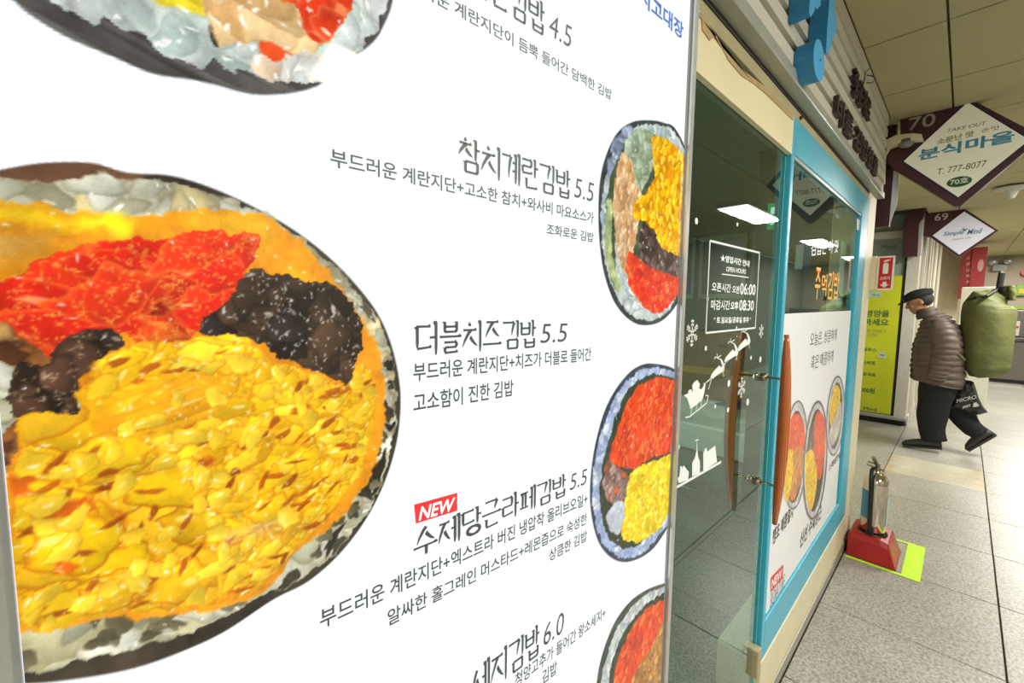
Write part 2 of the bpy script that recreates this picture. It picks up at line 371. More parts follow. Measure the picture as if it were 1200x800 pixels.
G().lathe((LX1, c[1]+.01, c[2]+.005), [(.004, -.001), (.004, .001)], 8, 0).mk('hole', M_black, sb)
def pxl(pts, X): return [tuple(WX(x, y, X)[1:]) for x, y in pts]
letter3d(pxl([(973, 0-60), (979, -60), (978, 10), (980, 20), (981, 34), (978, 42), (975, 46), (974, 56), (971, 62), (968, 62), (969, 40), (972, 0)], LX1), 'raised_letter')
letter3d(pxl([(951, -50), (962, -50), (962, 6), (958, 11), (955, 8), (954, 14), (950, 20), (948, 14), (949, 0)], LX1), 'raised_letter')
M_brownlet = mat('dark_brown_letter', (56, 38, 38), .5)
def brown(txt, p0, p1, h, wscale=1):
    a = WX(*p0, .040); b = WX(*p1, .040)
    text_on('raised_word', txt, (.026, a[1], a[2]), (0, 1, 0), (0, 0, 1), (1, 0, 0), h, b[1]-a[1], M_brownlet, sb, bold=.0, ext=.014, slope=0)
brown('좋은재료', (1001, 109), (1020, 143), .10)
brown('바른 김밥한줄', (981, 138), (1029, 200), .085)
G().tube([WX(1012, 98, .03), WX(1013, 92, .03), WX(1014, 85, .05), WX(1020, 79, .06)], .002, 6).tube([WX(1016, 88, .03), WX(1022, 89, .05), WX(1026, 92, .055), WX(1022, 97, .05), WX(1015, 97, .03)], .002, 6).mk('loose_wire', M_black, sb)

# ------------------------------------------------------------------ glass door
door = thing('door', 'x', 'x', (-.02, 1.0, .02)); door.name = 'door_1'; ORG['door_1'] = Vector((-.02, 1.0, .02))
del door['label']; del door['category']; tagd(door, kind='structure')
G().box(-.026, -.014, .5, YD-.004, .03, 1.885).mk('glass_pane', M_glass, door)
G().box(-.0262, -.0138, YD-.004, YD, .03, 1.885).mk('glass_edge', M_edge, door)
G().bbox(-.045, .004, YD-.032, YD+.002, .19, .29, .004).mk('patch_fitting', mat('beige_fitting', (178, 160, 128), .5), door)
G().bbox(-.05, .0, .5, YD+.015, .0, .03, .003).mk('threshold', M_steel, door)
M_wood = mat('varnished_wood', (178, 94, 44), .25, 0, 0, None, .25, 8, 0, .5, .6)
nt = M_wood.node_tree; wv = nt.nodes.new('ShaderNodeTexWave'); wv.inputs['Scale'].default_value = 12; wv.inputs['Distortion'].default_value = 3; wv.bands_direction = 'X'
mpp = nt.nodes.new('ShaderNodeMapping'); mpp.inputs['Scale'].default_value = (6, 6, .6)
nt.links.new(nt.nodes['Texture Coordinate'].outputs['Object'], mpp.inputs[0]); nt.links.new(mpp.outputs[0], wv.inputs['Vector'])
nt.links.new(wv.outputs['Fac'], nt.nodes['Color Ramp'].inputs['Fac'])
def handle(X, sgn):
    a0 = WX(918, 393, .045); zt, zb = a0[2], WX(905, 618, .045)[2]; yc = 1.404
    pts = []; rs = []
    for i in range(25):
        t = i/24; z = zt+(zb-zt)*t
        bow = math.sin(PI*t)
        pts.append((X+sgn*.010*(bow-.7), yc-.012*bow+.004, z)); rs.append(.004+.0125*math.sin(PI*min(max(t, .02), .98))**.55)
    return G().tube(pts, rs, 14).mk('door_handle', M_wood, door, smooth=True)
handle(.050, 1); handle(-.090, -1)
M_knob = mat('nickel', (170, 160, 140), .25, 1)
for px, py in ((890, 441), (883, 562)):
    k = WX(px, py, -.02)
    G().tube([(-.085, 1.404, k[2]), (.045, 1.404, k[2])], .0035, 8).mk('standoff_rod', M_knob, door)
    G().lathe((-.02, 1.404, k[2]), [(.004, .0), (.011, .002), (.013, .006), (.013, .018), (.010, .021), (.004, .024)], 16, 0).mk('standoff_knob', M_knob, door, smooth=True)
    G().lathe((-.02, 1.404, k[2]), [(.004, .0), (.011, -.002), (.013, -.006), (.013, -.014), (.004, -.018)], 16, 0).mk('standoff_knob', M_knob, door, smooth=True)

# stickers on the door glass: real coordinates on the plane just in front of the glass
GX = -.0134
M_vinyl = mat('white_vinyl', (235, 240, 238), .5, 0, .0, None, 0)
def gp(x, y): return WX(x, y, GX)
def flat(name, pxs, m, parent, X=GX, th=.0004, **k):
    return G().prism([WX(x, y, X) for x, y in pxs], (th, 0, 0)).mk(name, m, parent, **k)
dk = thing('opening_hours_sticker', 'white vinyl opening hours notice on the glass door', 'sticker', gp(860, 390))
o4 = [(832, 282), (890, 296), (885, 384), (827, 390)]
def line_px(name, p, q, wd, m, parent, X=GX):
    a = WX(*p, X); b = WX(*q, X); d = b-a; L = np.linalg.norm(d); n = np.cross([1, 0, 0], d/L)*wd/2
    return G().prism([a-n, b-n, b+n, a+n], (.0004, 0, 0)).mk(name, m, parent)
for i in range(4): line_px('border_line', o4[i], o4[(i+1) % 4], .0045, M_vinyl, dk)
def gtext(txt, pl, pr, ptop, m, parent, bold=.02, X=GX, name='lettering', **k):
    a = WX(*pl, X); b = WX(*pr, X); t = WX(*ptop, X)
    return text_on(name, txt, a, (0, 1, 0), (0, 0, 1), (1, 0, 0), t[2]-a[2], b[1]-a[1], m, parent, bold=bold, slope=(b[2]-a[2])/(b[1]-a[1]), **k)
gtext('★영업시간 안내', (844, 306), (878, 313), (844, 297), M_vinyl, dk, .03)
gtext('OPEN HOURS', (851, 318), (874, 321), (851, 312), M_vinyl, dk, .02)
line_px('rule_line', (846, 321), (877, 325), .0025, M_vinyl, dk)
gtext('오픈시간', (834, 341), (856, 343), (834, 330), M_vinyl, dk)
gtext('오전', (858, 343), (866, 344), (858, 334), M_vinyl, dk, .03)
gtext('06:00', (867, 345), (885, 346), (867, 331), M_vinyl, dk)
gtext('마감시간', (833, 363), (855, 363), (833, 351), M_vinyl, dk)
gtext('오후', (856, 363), (865, 363), (856, 353), M_vinyl, dk, .04)
gtext('08:30', (866, 364), (883, 364), (866, 351), M_vinyl, dk)
gtext('* 토.일요일/공휴일 휴무 *', (836, 379), (880, 378), (836, 371), M_vinyl, dk, .03)

def snowflake(px, py, rpx, label):
    c = gp(px, py); e = gp(px, py-rpx); R = e[2]-c[2]; g = G()
    def bar(a, b, w):
        a, b = np.array(a), np.array(b); d = (b-a)/np.linalg.norm(b-a); n = np.array([-d[1], d[0]])*w/2
        g.prism([(GX, c[1]+p[0], c[2]+p[1]) for p in (a-n, b-n, b+n, a+n)], (.0004, 0, 0))
    for k in range(6):
        t = PI/2+k*PI/3; d = np.array([math.cos(t), math.sin(t)])
        bar((0, 0), d*R, R*.13)
        for f in (.45, .72):
            for s in (-1, 1):
                d2 = np.array([math.cos(t+s*.8), math.sin(t+s*.8)]); bar(d*R*f, d*R*f+d2*R*.28, R*.11)
    return g.mk('snowflake_sticker', M_vinyl, label=label, cat='sticker', group='snowflake stickers on the glass door')
snowflake(811, 390, 16, 'large white snowflake sticker on the glass door left of the hours notice')
snowflake(892, 388, 8, 'small white snowflake sticker right of the notice corner on the glass door')
snowflake(869, 454, 12, 'white snowflake sticker just above the middle of the wooden handle on the glass')
dots = [(816, 259, 4), (864, 263, 2.5), (829, 350, 3), (827, 408, 3), (880, 419, 2.5), (891, 421, 3.5), (883, 441, 2.3), (854, 449, 4), (876, 471, 4), (838, 476, 2.4), (853, 480, 3), (795, 524, 3), (794, 436, 3.5), (863, 384, 2)]
DL = ['large snow dot at the upper left of the glass door', 'faint small snow dot above the corner of the hours notice', 'snow dot touching the left border of the hours notice', 'small snow dot under the big snowflake', 'tiny snow dot left of the knob, below the small snowflake', 'snow dot just right of the top of the inner handle', 'tiny snow dot beside the upper standoff knob', 'round snow dot left of the middle snowflake', 'snow dot below right of the middle snowflake', 'small snow dot right of the sleigh runner', 'snow dot between the runner and the inner handle', 'snow dot above the left cottage', 'snow dot hugging the menu board edge left of the sleigh', 'tiny snow dot on the lower border of the hours notice']
for i, (x, y, r) in enumerate(dots):
    c = gp(x, y); R = gp(x, y-r)[2]-c[2]
    g = G().prism([(GX, c[1]+R*math.cos(2*PI*k/12), c[2]+R*math.sin(2*PI*k/12)) for k in range(12)], (.0004, 0, 0))
    g.mk('snow_dot_sticker', M_vinyl, label='white '+DL[i], cat='sticker', group='snow dots on the glass door')
sg = thing('sleigh_sticker', 'white vinyl silhouette of a sleigh pulled by three reindeer on the glass door', 'sticker', gp(830, 480))
# sleigh and rider silhouette
flat('sleigh', [(801, 463), (806, 461), (807, 457), (810, 456), (812, 460), (811, 452), (813, 448), (817, 445), (820, 450), (819, 455), (822, 456), (825, 451), (824, 449), (827, 448), (825, 460), (823, 468), (816, 474), (809, 479), (807, 472), (805, 466)], M_vinyl, sg)
for p, q, wd in [((803, 489), (808, 488), .003), ((808, 488), (828, 472), .003), ((828, 472), (830, 464), .003), ((830, 464), (827, 463), .0025), ((809, 487), (811, 477), .002), ((815, 483), (817, 473), .002), ((821, 478), (822, 469), .002)]:
    line_px('runner', p, q, wd, M_vinyl, sg)
def deer(x, y, s, dx=0):
    P = lambda pts: [(x+a*s, y+b*s) for a, b in pts]
    flat('reindeer', P([(-9, 9), (-7, 4), (-2, -2), (2, -6), (4, -3), (5, -6), (3, -13), (4, -14), (7, -8), (8, -3), (7, 1), (3, 3), (-3, 7), (-6, 10)]), M_vinyl, sg)
    for a, b in [((-7, 9), (-11, 22)), ((6, 0), (7, 7)), ((3, -13), (-3, -16)), ((0, -14), (-1, -20)), ((0, -15), (4, -18)), ((-3, -16), (-4, -13))]:
        line_px('leg', P([a])[0], P([b])[0], .0022*s, M_vinyl, sg)
deer(841, 434, 1.0); deer(857, 415, .95); deer(872, 402, .9)
for p, q in (((825, 450), (835, 441)), ((826, 449), (834, 444)), ((846, 429), (854, 421)), ((862, 411), (869, 404))): line_px('rein', p, q, .0014, M_vinyl, sg)
tw = thing('village_sticker', 'white vinyl silhouette of a church and two cottages on the lower glass door', 'sticker', gp(820, 550))
line_px('ground_line', (789, 573), (845, 541), .006, M_vinyl, tw)
flat('cottage', [(795, 566), (794, 560), (796, 558), (797, 546), (799, 546), (799, 549), (801, 545), (807, 553), (806, 562)], M_vinyl, tw)
flat('church', [(811, 558), (811, 542), (814, 537), (816, 528), (816.5, 514), (817, 528), (818, 535), (820, 541), (820, 554)], M_vinyl, tw)
line_px('cross_bar', (814.5, 516), (818.5, 515), .0022, M_vinyl, tw)
flat('cottage', [(824, 552), (824, 531), (827, 524), (829, 529), (838, 522), (840, 541)], M_vinyl, tw)

# ------------------------------------------------------------------ shop interior seen through the glass
def WYr(x, y, Y): return WY(x, y, Y)
M_tray = mat('pale_tray', (222, 230, 218), .35)
ct = thing('display_chest', 'low pale grey chest with a sunken top inside the dark shop', 'chest', (-1.6, 4.5, 0))
G().bbox(-2.6, -.66, 4.05, 4.15, 0.0, .27, .02).mk('front_panel', M_tray, ct)
G().bbox(-2.6, -.66, 4.85, 4.95, 0.0, .34, .02).mk('back_panel', M_tray, ct)
G().bbox(-.78, -.66, 4.15, 4.85, 0, .30, .015).mk('side_panel', M_tray, ct); G().bbox(-2.6, -2.48, 4.15, 4.85, 0, .3, .015).mk('side_panel', M_tray, ct)
G().box(-2.48, -.78, 4.15, 4.85, 0.0, .16).mk('tray_floor', M_tray, ct)
G().prism([WZ(838, 474, .35), WZ(868, 480, .35), WZ(908, 478, .35), WZ(908, 471, .35), WZ(880, 469, .35)], (0, 0, .02)).mk('folded_cloth', mat('blue_cloth', (48, 74, 120), .8), None, label='folded dark blue cloth lying on the pale chest inside the shop', cat='cloth')
bc = thing('drawer_cabinet', 'brown wooden drawer cabinet standing behind the chest inside the shop', 'cabinet', (-1.7, 5.0, 0))
M_bw = mat('brown_wood', (150, 110, 70), .5, 0, 0, None, .2, 6)
G().bbox(-2.75, -.66, 4.97, 5.19, 0, 1.12, .01).mk('body', M_bw, bc)
for i in range(4): 
    dr_ = G().bbox(-2.7+i*.51, -2.24+i*.51, 4.955, 4.975, .84, 1.08, .006).mk('drawer', M_bw, bc)
    G().bbox(-2.5+i*.51, -2.42+i*.51, 4.94, 4.955, .95, .97, .003).mk('knob', M_dark, dr_)
G().box(-2.75, -.66, 4.955, 4.969, .62, .70).mk('yellow_band', mat('yellow_band', (210, 160, 60), .5), bc)
tc_ = thing('tall_cupboard', 'tall dark green cupboard with pale framed doors against the shop wall', 'cupboard', (-1.6, 5.1, 1.14))
G().bbox(-2.4, -.66, 5.0, 5.19, 1.14, 2.25, .01).mk('body', mat('green_cupboard', (70, 92, 84), .5), tc_)
for i in range(3):
    x0 = -2.3+i*.55
    d_ = G().box(x0, x0+.5, 4.985, 4.998, 1.5, 2.2).mk('door', mat('cupboard_door', (60, 78, 72), .3), tc_)
    G().box(x0, x0+.04, 4.97, 4.985, 1.5, 2.2).box(x0+.46, x0+.5, 4.97, 4.985, 1.5, 2.2).box(x0+.04, x0+.46, 4.97, 4.985, 2.15, 2.2).box(x0+.04, x0+.46, 4.97, 4.985, 1.5, 1.55).mk('door_frame', mat('pale_green_frame', (140, 158, 130), .5), d_)
for i, (x0, c_, lb) in enumerate([(942-0, (60, 110, 165), 'blue'), (933, (225, 228, 225), 'white with blue foot')]):
    p = WY(x0, 287, 3.1); q = WY(x0+7, 315, 3.1)
    G().box(p[0], q[0], 3.10, 3.104, q[2], p[2]).mk('hanging_leaflet', mat('leaflet%d' % i, c_, .6), label=['narrow blue leaflet hanging inside the shop window', 'narrow white leaflet hanging inside the shop window beside the blue frame'][i], cat='leaflet')
G().box(*[v for v in (WY(922, 312, 3.1)[0], WY(926, 312, 3.1)[0])], 3.05, 3.054, WY(925, 346, 3.05)[2], WY(925, 311, 3.05)[2]).mk('yellow_tag', mat('yellow_tag', (200, 215, 60), .6), label='narrow yellow tag inside the shop right beside the blue frame', cat='tag')
ex = thing('exit_sign', 'green lit exit sign hanging inside the shop by the edge of the glass door', 'exit sign', WY(912, 267, 2.6))
a_, b_ = WY(900, 239, 2.6), WY(912, 267, 2.6)
G().box(a_[0], b_[0], 2.6, 2.63, b_[2], a_[2]).mk('body', mat('exit_green', (20, 160, 110), .4, 0, .6), ex)
for j in range(2):
    zz = b_[2]+(a_[2]-b_[2])*(.16+.42*j); hh = (a_[2]-b_[2])*.26; xx = a_[0]+(b_[0]-a_[0])*.3
    G().box(xx, xx+(b_[0]-a_[0])*.3, 2.597, 2.6, zz, zz+hh).mk('white_symbol', mat('exit_white', (225, 250, 240), .4, 0, .8), ex)
G().tube([((a_[0]+b_[0])/2, 2.615, a_[2]), ((a_[0]+b_[0])/2, 2.615, 2.44)], .004, 6).mk('hanger', M_alu, ex)
ps = thing('price_list', 'white printed sheet hanging inside the window beside the right blue stile', 'sheet', WX(994, 350, -.3))
p = WX(986, 283, -.06); q = WX(1000, 350, -.06)
G().box(-.062, -.058, p[1], q[1]-.02, 1.42, WX(993, 285, -.06)[2]).mk('paper', mat('window_paper', (205, 212, 205), .7), ps)

# ------------------------------------------------------------------ numpy picture painter (flat printed food pictures)
def crom(P, n=6):
    P = np.asarray(P, float); N = len(P); out = []
    for i in range(N):
        a, b, c, d = P[i-1], P[i], P[(i+1) % N], P[(i+2) % N]
        for k in range(n):
            t = k/n; out.append(.5*((2*b)+(c-a)*t+(2*a-5*b+4*c-d)*t*t+(3*b-a-3*c+d)*t**3))
    return np.array(out)
class Canvas:
    def __init__(s, x0, x1, y0, y1, r, bg):
        s.r = r; s.x0 = x0; s.y0 = y0; s.nx = int((x1-x0)/r)+1; s.ny = int((y1-y0)/r)+1
        s.c = np.zeros((s.ny, s.nx, 3)); s.c[:] = bg; s.a = np.zeros((s.ny, s.nx))
        gy, gx = np.mgrid[0:s.ny, 0:s.nx]; s.X = x0+gx*r; s.Y = y0+gy*r; s.wob = 0; s.wn = None
    def noise(s, scale, seed=0):
        rr = np.random.default_rng(seed); out = np.zeros((s.ny, s.nx)); amp = 1
        for o in range(3):
            sc = scale/2**o; n1 = int((s.ny*s.r)/sc)+3; n2 = int((s.nx*s.r)/sc)+3; g = rr.random((n1, n2))-.5
            yy = (s.Y-s.y0)/sc; xx = (s.X-s.x0)/sc; iy = yy.astype(int); ix = xx.astype(int); fy = yy-iy; fx = xx-ix
            fy = fy*fy*(3-2*fy); fx = fx*fx*(3-2*fx)
            out += amp*((g[iy, ix]*(1-fx)+g[iy, ix+1]*fx)*(1-fy)+(g[iy+1, ix]*(1-fx)+g[iy+1, ix+1]*fx)*fy); amp *= .5
        return out
    def mask(s, poly, soft=1.0, smooth=True):
        P = crom(poly) if smooth else np.asarray(poly, float)
        i0 = max(int((P[:, 0].min()-s.x0)/s.r)-2, 0); i1 = min(int((P[:, 0].max()-s.x0)/s.r)+3, s.nx)
        j0 = max(int((P[:, 1].min()-s.y0)/s.r)-2, 0); j1 = min(int((P[:, 1].max()-s.y0)/s.r)+3, s.ny)
        M = np.zeros((s.ny, s.nx))
        if i1 <= i0 or j1 <= j0: return M
        X = s.X[j0:j1, i0:i1]; Y = s.Y[j0:j1, i0:i1]
        if s.wob:
            if s.wn is None: s.wn = (s.noise(.010, 31), s.noise(.010, 32), s.noise(.0035, 33), s.noise(.0035, 34))
            X = X+s.wob*(s.wn[0][j0:j1, i0:i1]+.5*s.wn[2][j0:j1, i0:i1]); Y = Y+s.wob*(s.wn[1][j0:j1, i0:i1]+.5*s.wn[3][j0:j1, i0:i1])
        ins = np.zeros(X.shape, bool); D = np.full(X.shape, 1e9)
        Q = np.roll(P, -1, 0)
        for (ax, ay), (bx, by) in zip(P, Q):
            cr_ = (ay > Y) != (by > Y)
            if ay != by: ins ^= cr_ & (X < (bx-ax)*(Y-ay)/(by-ay)+ax)
            dx, dy = bx-ax, by-ay; L = dx*dx+dy*dy
            if L < 1e-14: continue
            t = np.clip(((X-ax)*dx+(Y-ay)*dy)/L, 0, 1); D = np.minimum(D, (X-ax-t*dx)**2+(Y-ay-t*dy)**2)
        D = np.sqrt(D)*np.where(ins, 1, -1)
        M[j0:j1, i0:i1] = np.clip(D/(s.r*soft)+.5, 0, 1); s.lastD = (D, j0, j1, i0, i1); return M
    def fill(s, poly, col, soft=1.0, nz=0, sc=.01, seed=1, cover=True, smooth=True):
        M = s.mask(poly, soft, smooth)[..., None]; c = np.zeros_like(s.c)+np.array(col, float)
        if nz: c = c*(1+nz*s.noise(sc, seed)[..., None])
        s.c = s.c*(1-M)+c*M
        if cover: s.a = np.maximum(s.a, M[..., 0])
        return M[..., 0]
    def blobs(s, M, n, a, b, ang, pal, edge=(150, 80, 10), wob=.15, hi=.25, hic=(255, 245, 190), ed=.55, clip=.5, shade=.18, opac=1.0, poly=0):
        """n wobbly shapes centred inside mask M, painted over one another"""
        jj, ii = np.nonzero(M > clip)
        if len(jj) == 0: return
        pal = np.array(pal, float); edge = np.array(edge, float); hic = np.array(hic, float)
        for k in range(n):
            q = rng.integers(len(jj)); cx_ = s.X[jj[q], ii[q]]; cy_ = s.Y[jj[q], ii[q]]
            A = rng.uniform(*a); B = rng.uniform(*b); R = max(A, B)*1.25
            i0 = max(int((cx_-R-s.x0)/s.r), 0); i1 = min(int((cx_+R-s.x0)/s.r)+2, s.nx); j0 = max(int((cy_-R-s.y0)/s.r), 0); j1 = min(int((cy_+R-s.y0)/s.r)+2, s.ny)
            X = s.X[j0:j1, i0:i1]-cx_; Y = s.Y[j0:j1, i0:i1]-cy_
            th = ang(cx_, cy_) if callable(ang) else rng.uniform(*ang)
            x = (X*math.cos(th)+Y*math.sin(th))/A; y = (-X*math.sin(th)+Y*math.cos(th))/B
            y = y+rng.uniform(-.5, .5)*(x*x-.4)
            ph = np.arctan2(y, x); p1, p2, p3 = rng.uniform(0, 6.28, 3)
            rr_ = 1+wob*(np.sin(2*ph+p1)*.6+np.sin(3*ph+p2)*.6+np.sin(5*ph+p3)*.45)
            d = (np.abs(x)**2.6+np.abs(y)**2.6)**(1/2.6)/rr_
            if poly:
                ks = np.linspace(0, 2*PI, poly, endpoint=False)+rng.uniform(-.35, .35, poly)+rng.uniform(0, 6); rk = rng.uniform(.62, 1.0, poly)
                d = np.max([(x*math.cos(a_)+y*math.sin(a_))/q_ for a_, q_ in zip(ks, rk)], 0)+.05*np.sin(9*ph+p1)
                d = np.maximum(d, 0)
            al = np.clip((1-d)/(s.r/min(A, B))+.4, 0, 1)*np.clip(M[j0:j1, i0:i1]*1.0, 0, 1)*opac
            c = pal[rng.integers(len(pal))]*(1+rng.uniform(-.06, .06))
            e = np.clip((d-(.78 if poly else .55))/(.22 if poly else .45), 0, 1)**(1.3 if poly else 2)*ed
            lx = rng.uniform(.3, 1)
            c_ = c*(1+shade*(y*.7-x*.3*lx))[..., None]
            c_ = c_*(1-e[..., None])+edge*e[..., None]
            if rng.random() < hi:
                hx, hy = rng.uniform(-.5, .5), rng.uniform(0, .6); hd = ((x-hx)/.28)**2+((y-hy)/.16)**2
                hm = np.clip(1.3-hd, 0, 1)*rng.uniform(.35, 1); c_ = c_*(1-hm[..., None])+hic*hm[..., None]
            s.c[j0:j1, i0:i1] = s.c[j0:j1, i0:i1]*(1-al[..., None])+c_*al[..., None]
    def sparkle(s, M, n, sz, col=(255, 255, 245), op=.9):
        s.blobs(M, n, (sz*.6, sz*2.0), (sz*.4, sz*.9), (0, PI), [col], edge=col, ed=0, hi=0, wob=.3, shade=0, opac=op)
    def build(s, name, m, parent, tofun, clip=None, grain=.03, label=None):
        nz = np.random.default_rng(5).normal(0, 1, s.a.shape)
        ins_ = (s.a > .9)[..., None]
        c = s.c*(1+ins_*(grain*nz[..., None]*.5+.09*s.noise(s.r*5, 9)[..., None]+.14*s.noise(s.r*16, 10)[..., None]))
        c = np.clip(c, 0, 255)
        keep = s.a > .02
        cl = clip(s.X, s.Y) if clip is not None else np.ones(s.a.shape, bool)
        kq = (keep[:-1, :-1] | keep[1:, :-1] | keep[:-1, 1:] | keep[1:, 1:]) & cl[:-1, :-1] & cl[1:, :-1] & cl[:-1, 1:] & cl[1:, 1:]
        idx = np.full(s.a.shape, -1); use = np.zeros(s.a.shape, bool)
        use[:-1, :-1] |= kq; use[1:, :-1] |= kq; use[:-1, 1:] |= kq; use[1:, 1:] |= kq
        idx[use] = np.arange(use.sum())
        J, I = np.nonzero(kq)
        F = np.stack([idx[J, I], idx[J, I+1], idx[J+1, I+1], idx[J+1, I]], 1)
        P = tofun(s.X[use], s.Y[use]); org = np.array(ORG[parent.name]); P = P-org
        me = bpy.data.meshes.new(name); me.vertices.add(len(P)); me.vertices.foreach_set('co', P.ravel())
        me.loops.add(F.size); me.loops.foreach_set('vertex_index', F.ravel()); me.polygons.add(len(F)); me.polygons.foreach_set('loop_start', np.arange(0, F.size, 4))
        me.update(calc_edges=True); ca = me.color_attributes.new('Col', 'FLOAT_COLOR', 'POINT')
        L = lin(c[use]); ca.data.foreach_set('color', np.concatenate([L, np.ones((len(L), 1))], 1).ravel())
        me.materials.append(m); o = bpy.data.objects.new(name, me); link(o, parent, tuple(org))
        if label: o['label'] = label
        return o

# ------------------------------------------------------------------ menu board
BP0 = WX(796, 400, .10)
BU = ray(1168, 365); BU /= np.linalg.norm(BU); BV = np.array([0, 0, 1.0])-BU[2]*BU; BV /= np.linalg.norm(BV); BN = np.cross(BU, BV)
def st(x, y):
    P = onp(x, y, BN, BN@BP0); return ((P-BP0)@BU, (P-BP0)@BV)
def B3(s_, t_, lift=0): return BP0+np.multiply.outer(s_, BU)+np.multiply.outer(t_, BV)+BN*lift
def S(pts): return [st(x, y) for x, y in pts]
SL, SR, TT, TB = -.657, -.010, .56, -.62
mb = thing('menu_board', 'large backlit white menu sign with printed rice roll pictures left of the door', 'menu board', B3((SL+SR)/2, TB-.02, -.02))
def slab(name, s0, s1, t0, t1, d0, d1, m, parent=mb, **k):
    return G().obox(B3(s0, t0, d0), BU*(s1-s0), BV*(t1-t0), BN*(d1-d0)).mk(name, m, parent, **k)
slab('backlit_panel', SL, SR, TB, TT, -.012, -.001, M_board)
slab('back_box', SL-.018, SR+.010, TB-.018, TT+.018, -.045, -.012, M_alu)
M_seal = mat('frame_seal', (150, 152, 150), .4, .3)
fg = G()
slab('frame_bar', SR+.002, SR+.012, TB-.018, TT+.018, -.014, .006, M_alu)
slab('frame_bar', SL-.030, SL-.002, TB-.018, TT+.018, -.014, .006, M_alu)
slab('frame_bar', SL-.002, SR+.002, TT, TT+.018, -.014, .006, M_alu)
slab('frame_bar', SL-.002, SR+.002, TB-.018, TB, -.014, .006, M_alu)
slab('seal_strip', SR-.0005, SR+.002, TB, TT, -.012, .002, M_seal); slab('seal_strip', SL-.002, SL, TB, TT, -.012, .002, M_seal)
slab('frame_groove', SL-.017, SL-.0155, TB, TT, .006, .0065, M_seal)
INK = .0004
def btext(txt, pl, pr, htop, m=M_ink, bold=0.013, shear=0, name='menu_text', lift=.0006, hfix=None):
    """baseline from photo point pl to pr; htop = photo y of the cap top above pl"""
    a = st(*pl); b = st(*pr); t = st(pl[0], htop); tb = (a[1]+b[1])/2
    h = hfix or (t[1]-a[1])
    return text_on(name, txt, B3(a[0], tb, lift), BU, BV, BN, h, b[0]-a[0], m, mb, bold=bold, shear=shear)

# brush style Hangul for the titles (myeongjo-like strokes)
CHO = 'ㄱㄲㄴㄷㄸㄹㅁㅂㅃㅅㅆㅇㅈㅉㅊㅋㅌㅍㅎ'; JUNG = 'ㅏㅐㅑㅒㅓㅔㅕㅖㅗㅘㅙㅚㅛㅜㅝㅞㅟㅠㅡㅢㅣ'
JONG = ' ㄱㄲㄳㄴㄵㄶㄷㄹㄺㄻㄼㄽㄾㄿㅀㅁㅂㅄㅅㅆㅇㅈㅊㅋㅌㅍㅎ'
h_, v_, d_ = 'h', 'v', 'd'
JS = {'ㄱ': [(h_, 0, 1, .92, 1), (d_, .92, 1, .72, 0)], 'ㄴ': [(v_, .08, 1, .08, .1), (h_, .05, .06, 1, .12)], 'ㄷ': [(h_, .05, 1, .95, 1), (v_, .1, 1, .1, .08), (h_, .08, .04, 1, .1)],
      'ㄹ': [(h_, .05, 1, .92, 1), (v_, .9, 1, .9, .55), (h_, .1, .53, .92, .53), (v_, .1, .53, .1, .06), (h_, .08, .02, 1, .08)],
      'ㅁ': [(v_, .1, .95, .1, 0), (h_, .1, .95, .9, .95), (v_, .9, .98, .9, 0), (h_, .1, .04, .9, .04)], 'ㅂ': [(v_, .1, 1, .1, 0), (v_, .9, 1, .9, 0), (h_, .1, .52, .9, .52), (h_, .1, .04, .9, .04)],
      'ㅅ': [(d_, .52, 1, .0, 0), (d_, .50, .62, 1, .02)], 'ㅇ': [('o', .5, .5, .44, .46)], 'ㅈ': [(h_, .05, .95, .95, .95), (d_, .55, .95, .0, 0), (d_, .50, .55, 1, .02)],
      'ㅊ': [(d_, .4, 1.1, .58, .98), (h_, .05, .78, .95, .78), (d_, .55, .78, .0, 0), (d_, .50, .46, 1, .02)], 'ㅍ': [(h_, .05, .92, .95, .92), (v_, .32, .9, .32, .08), (v_, .68, .9, .68, .08), (h_, 0, .05, 1, .05)],
      'ㅏ': [(v_, .35, 1.05, .35, -.05), (h_, .38, .52, .95, .52)], 'ㅓ': [(h_, .0, .52, .6, .52), (v_, .68, 1.05, .68, -.05)], 'ㅣ': [(v_, .5, 1.05, .5, -.05)],
      'ㅔ': [(h_, .0, .55, .38, .55), (v_, .42, 1, .42, -.02), (v_, .85, 1.05, .85, -.05)], 'ㅖ': [(h_, .0, .68, .38, .68), (h_, .0, .4, .38, .4), (v_, .42, 1, .42, -.02), (v_, .85, 1.05, .85, -.05)],
      'ㅡ': [(h_, 0, .5, 1, .5)], 'ㅜ': [(h_, 0, .8, 1, .8), (v_, .52, .8, .52, 0)]}
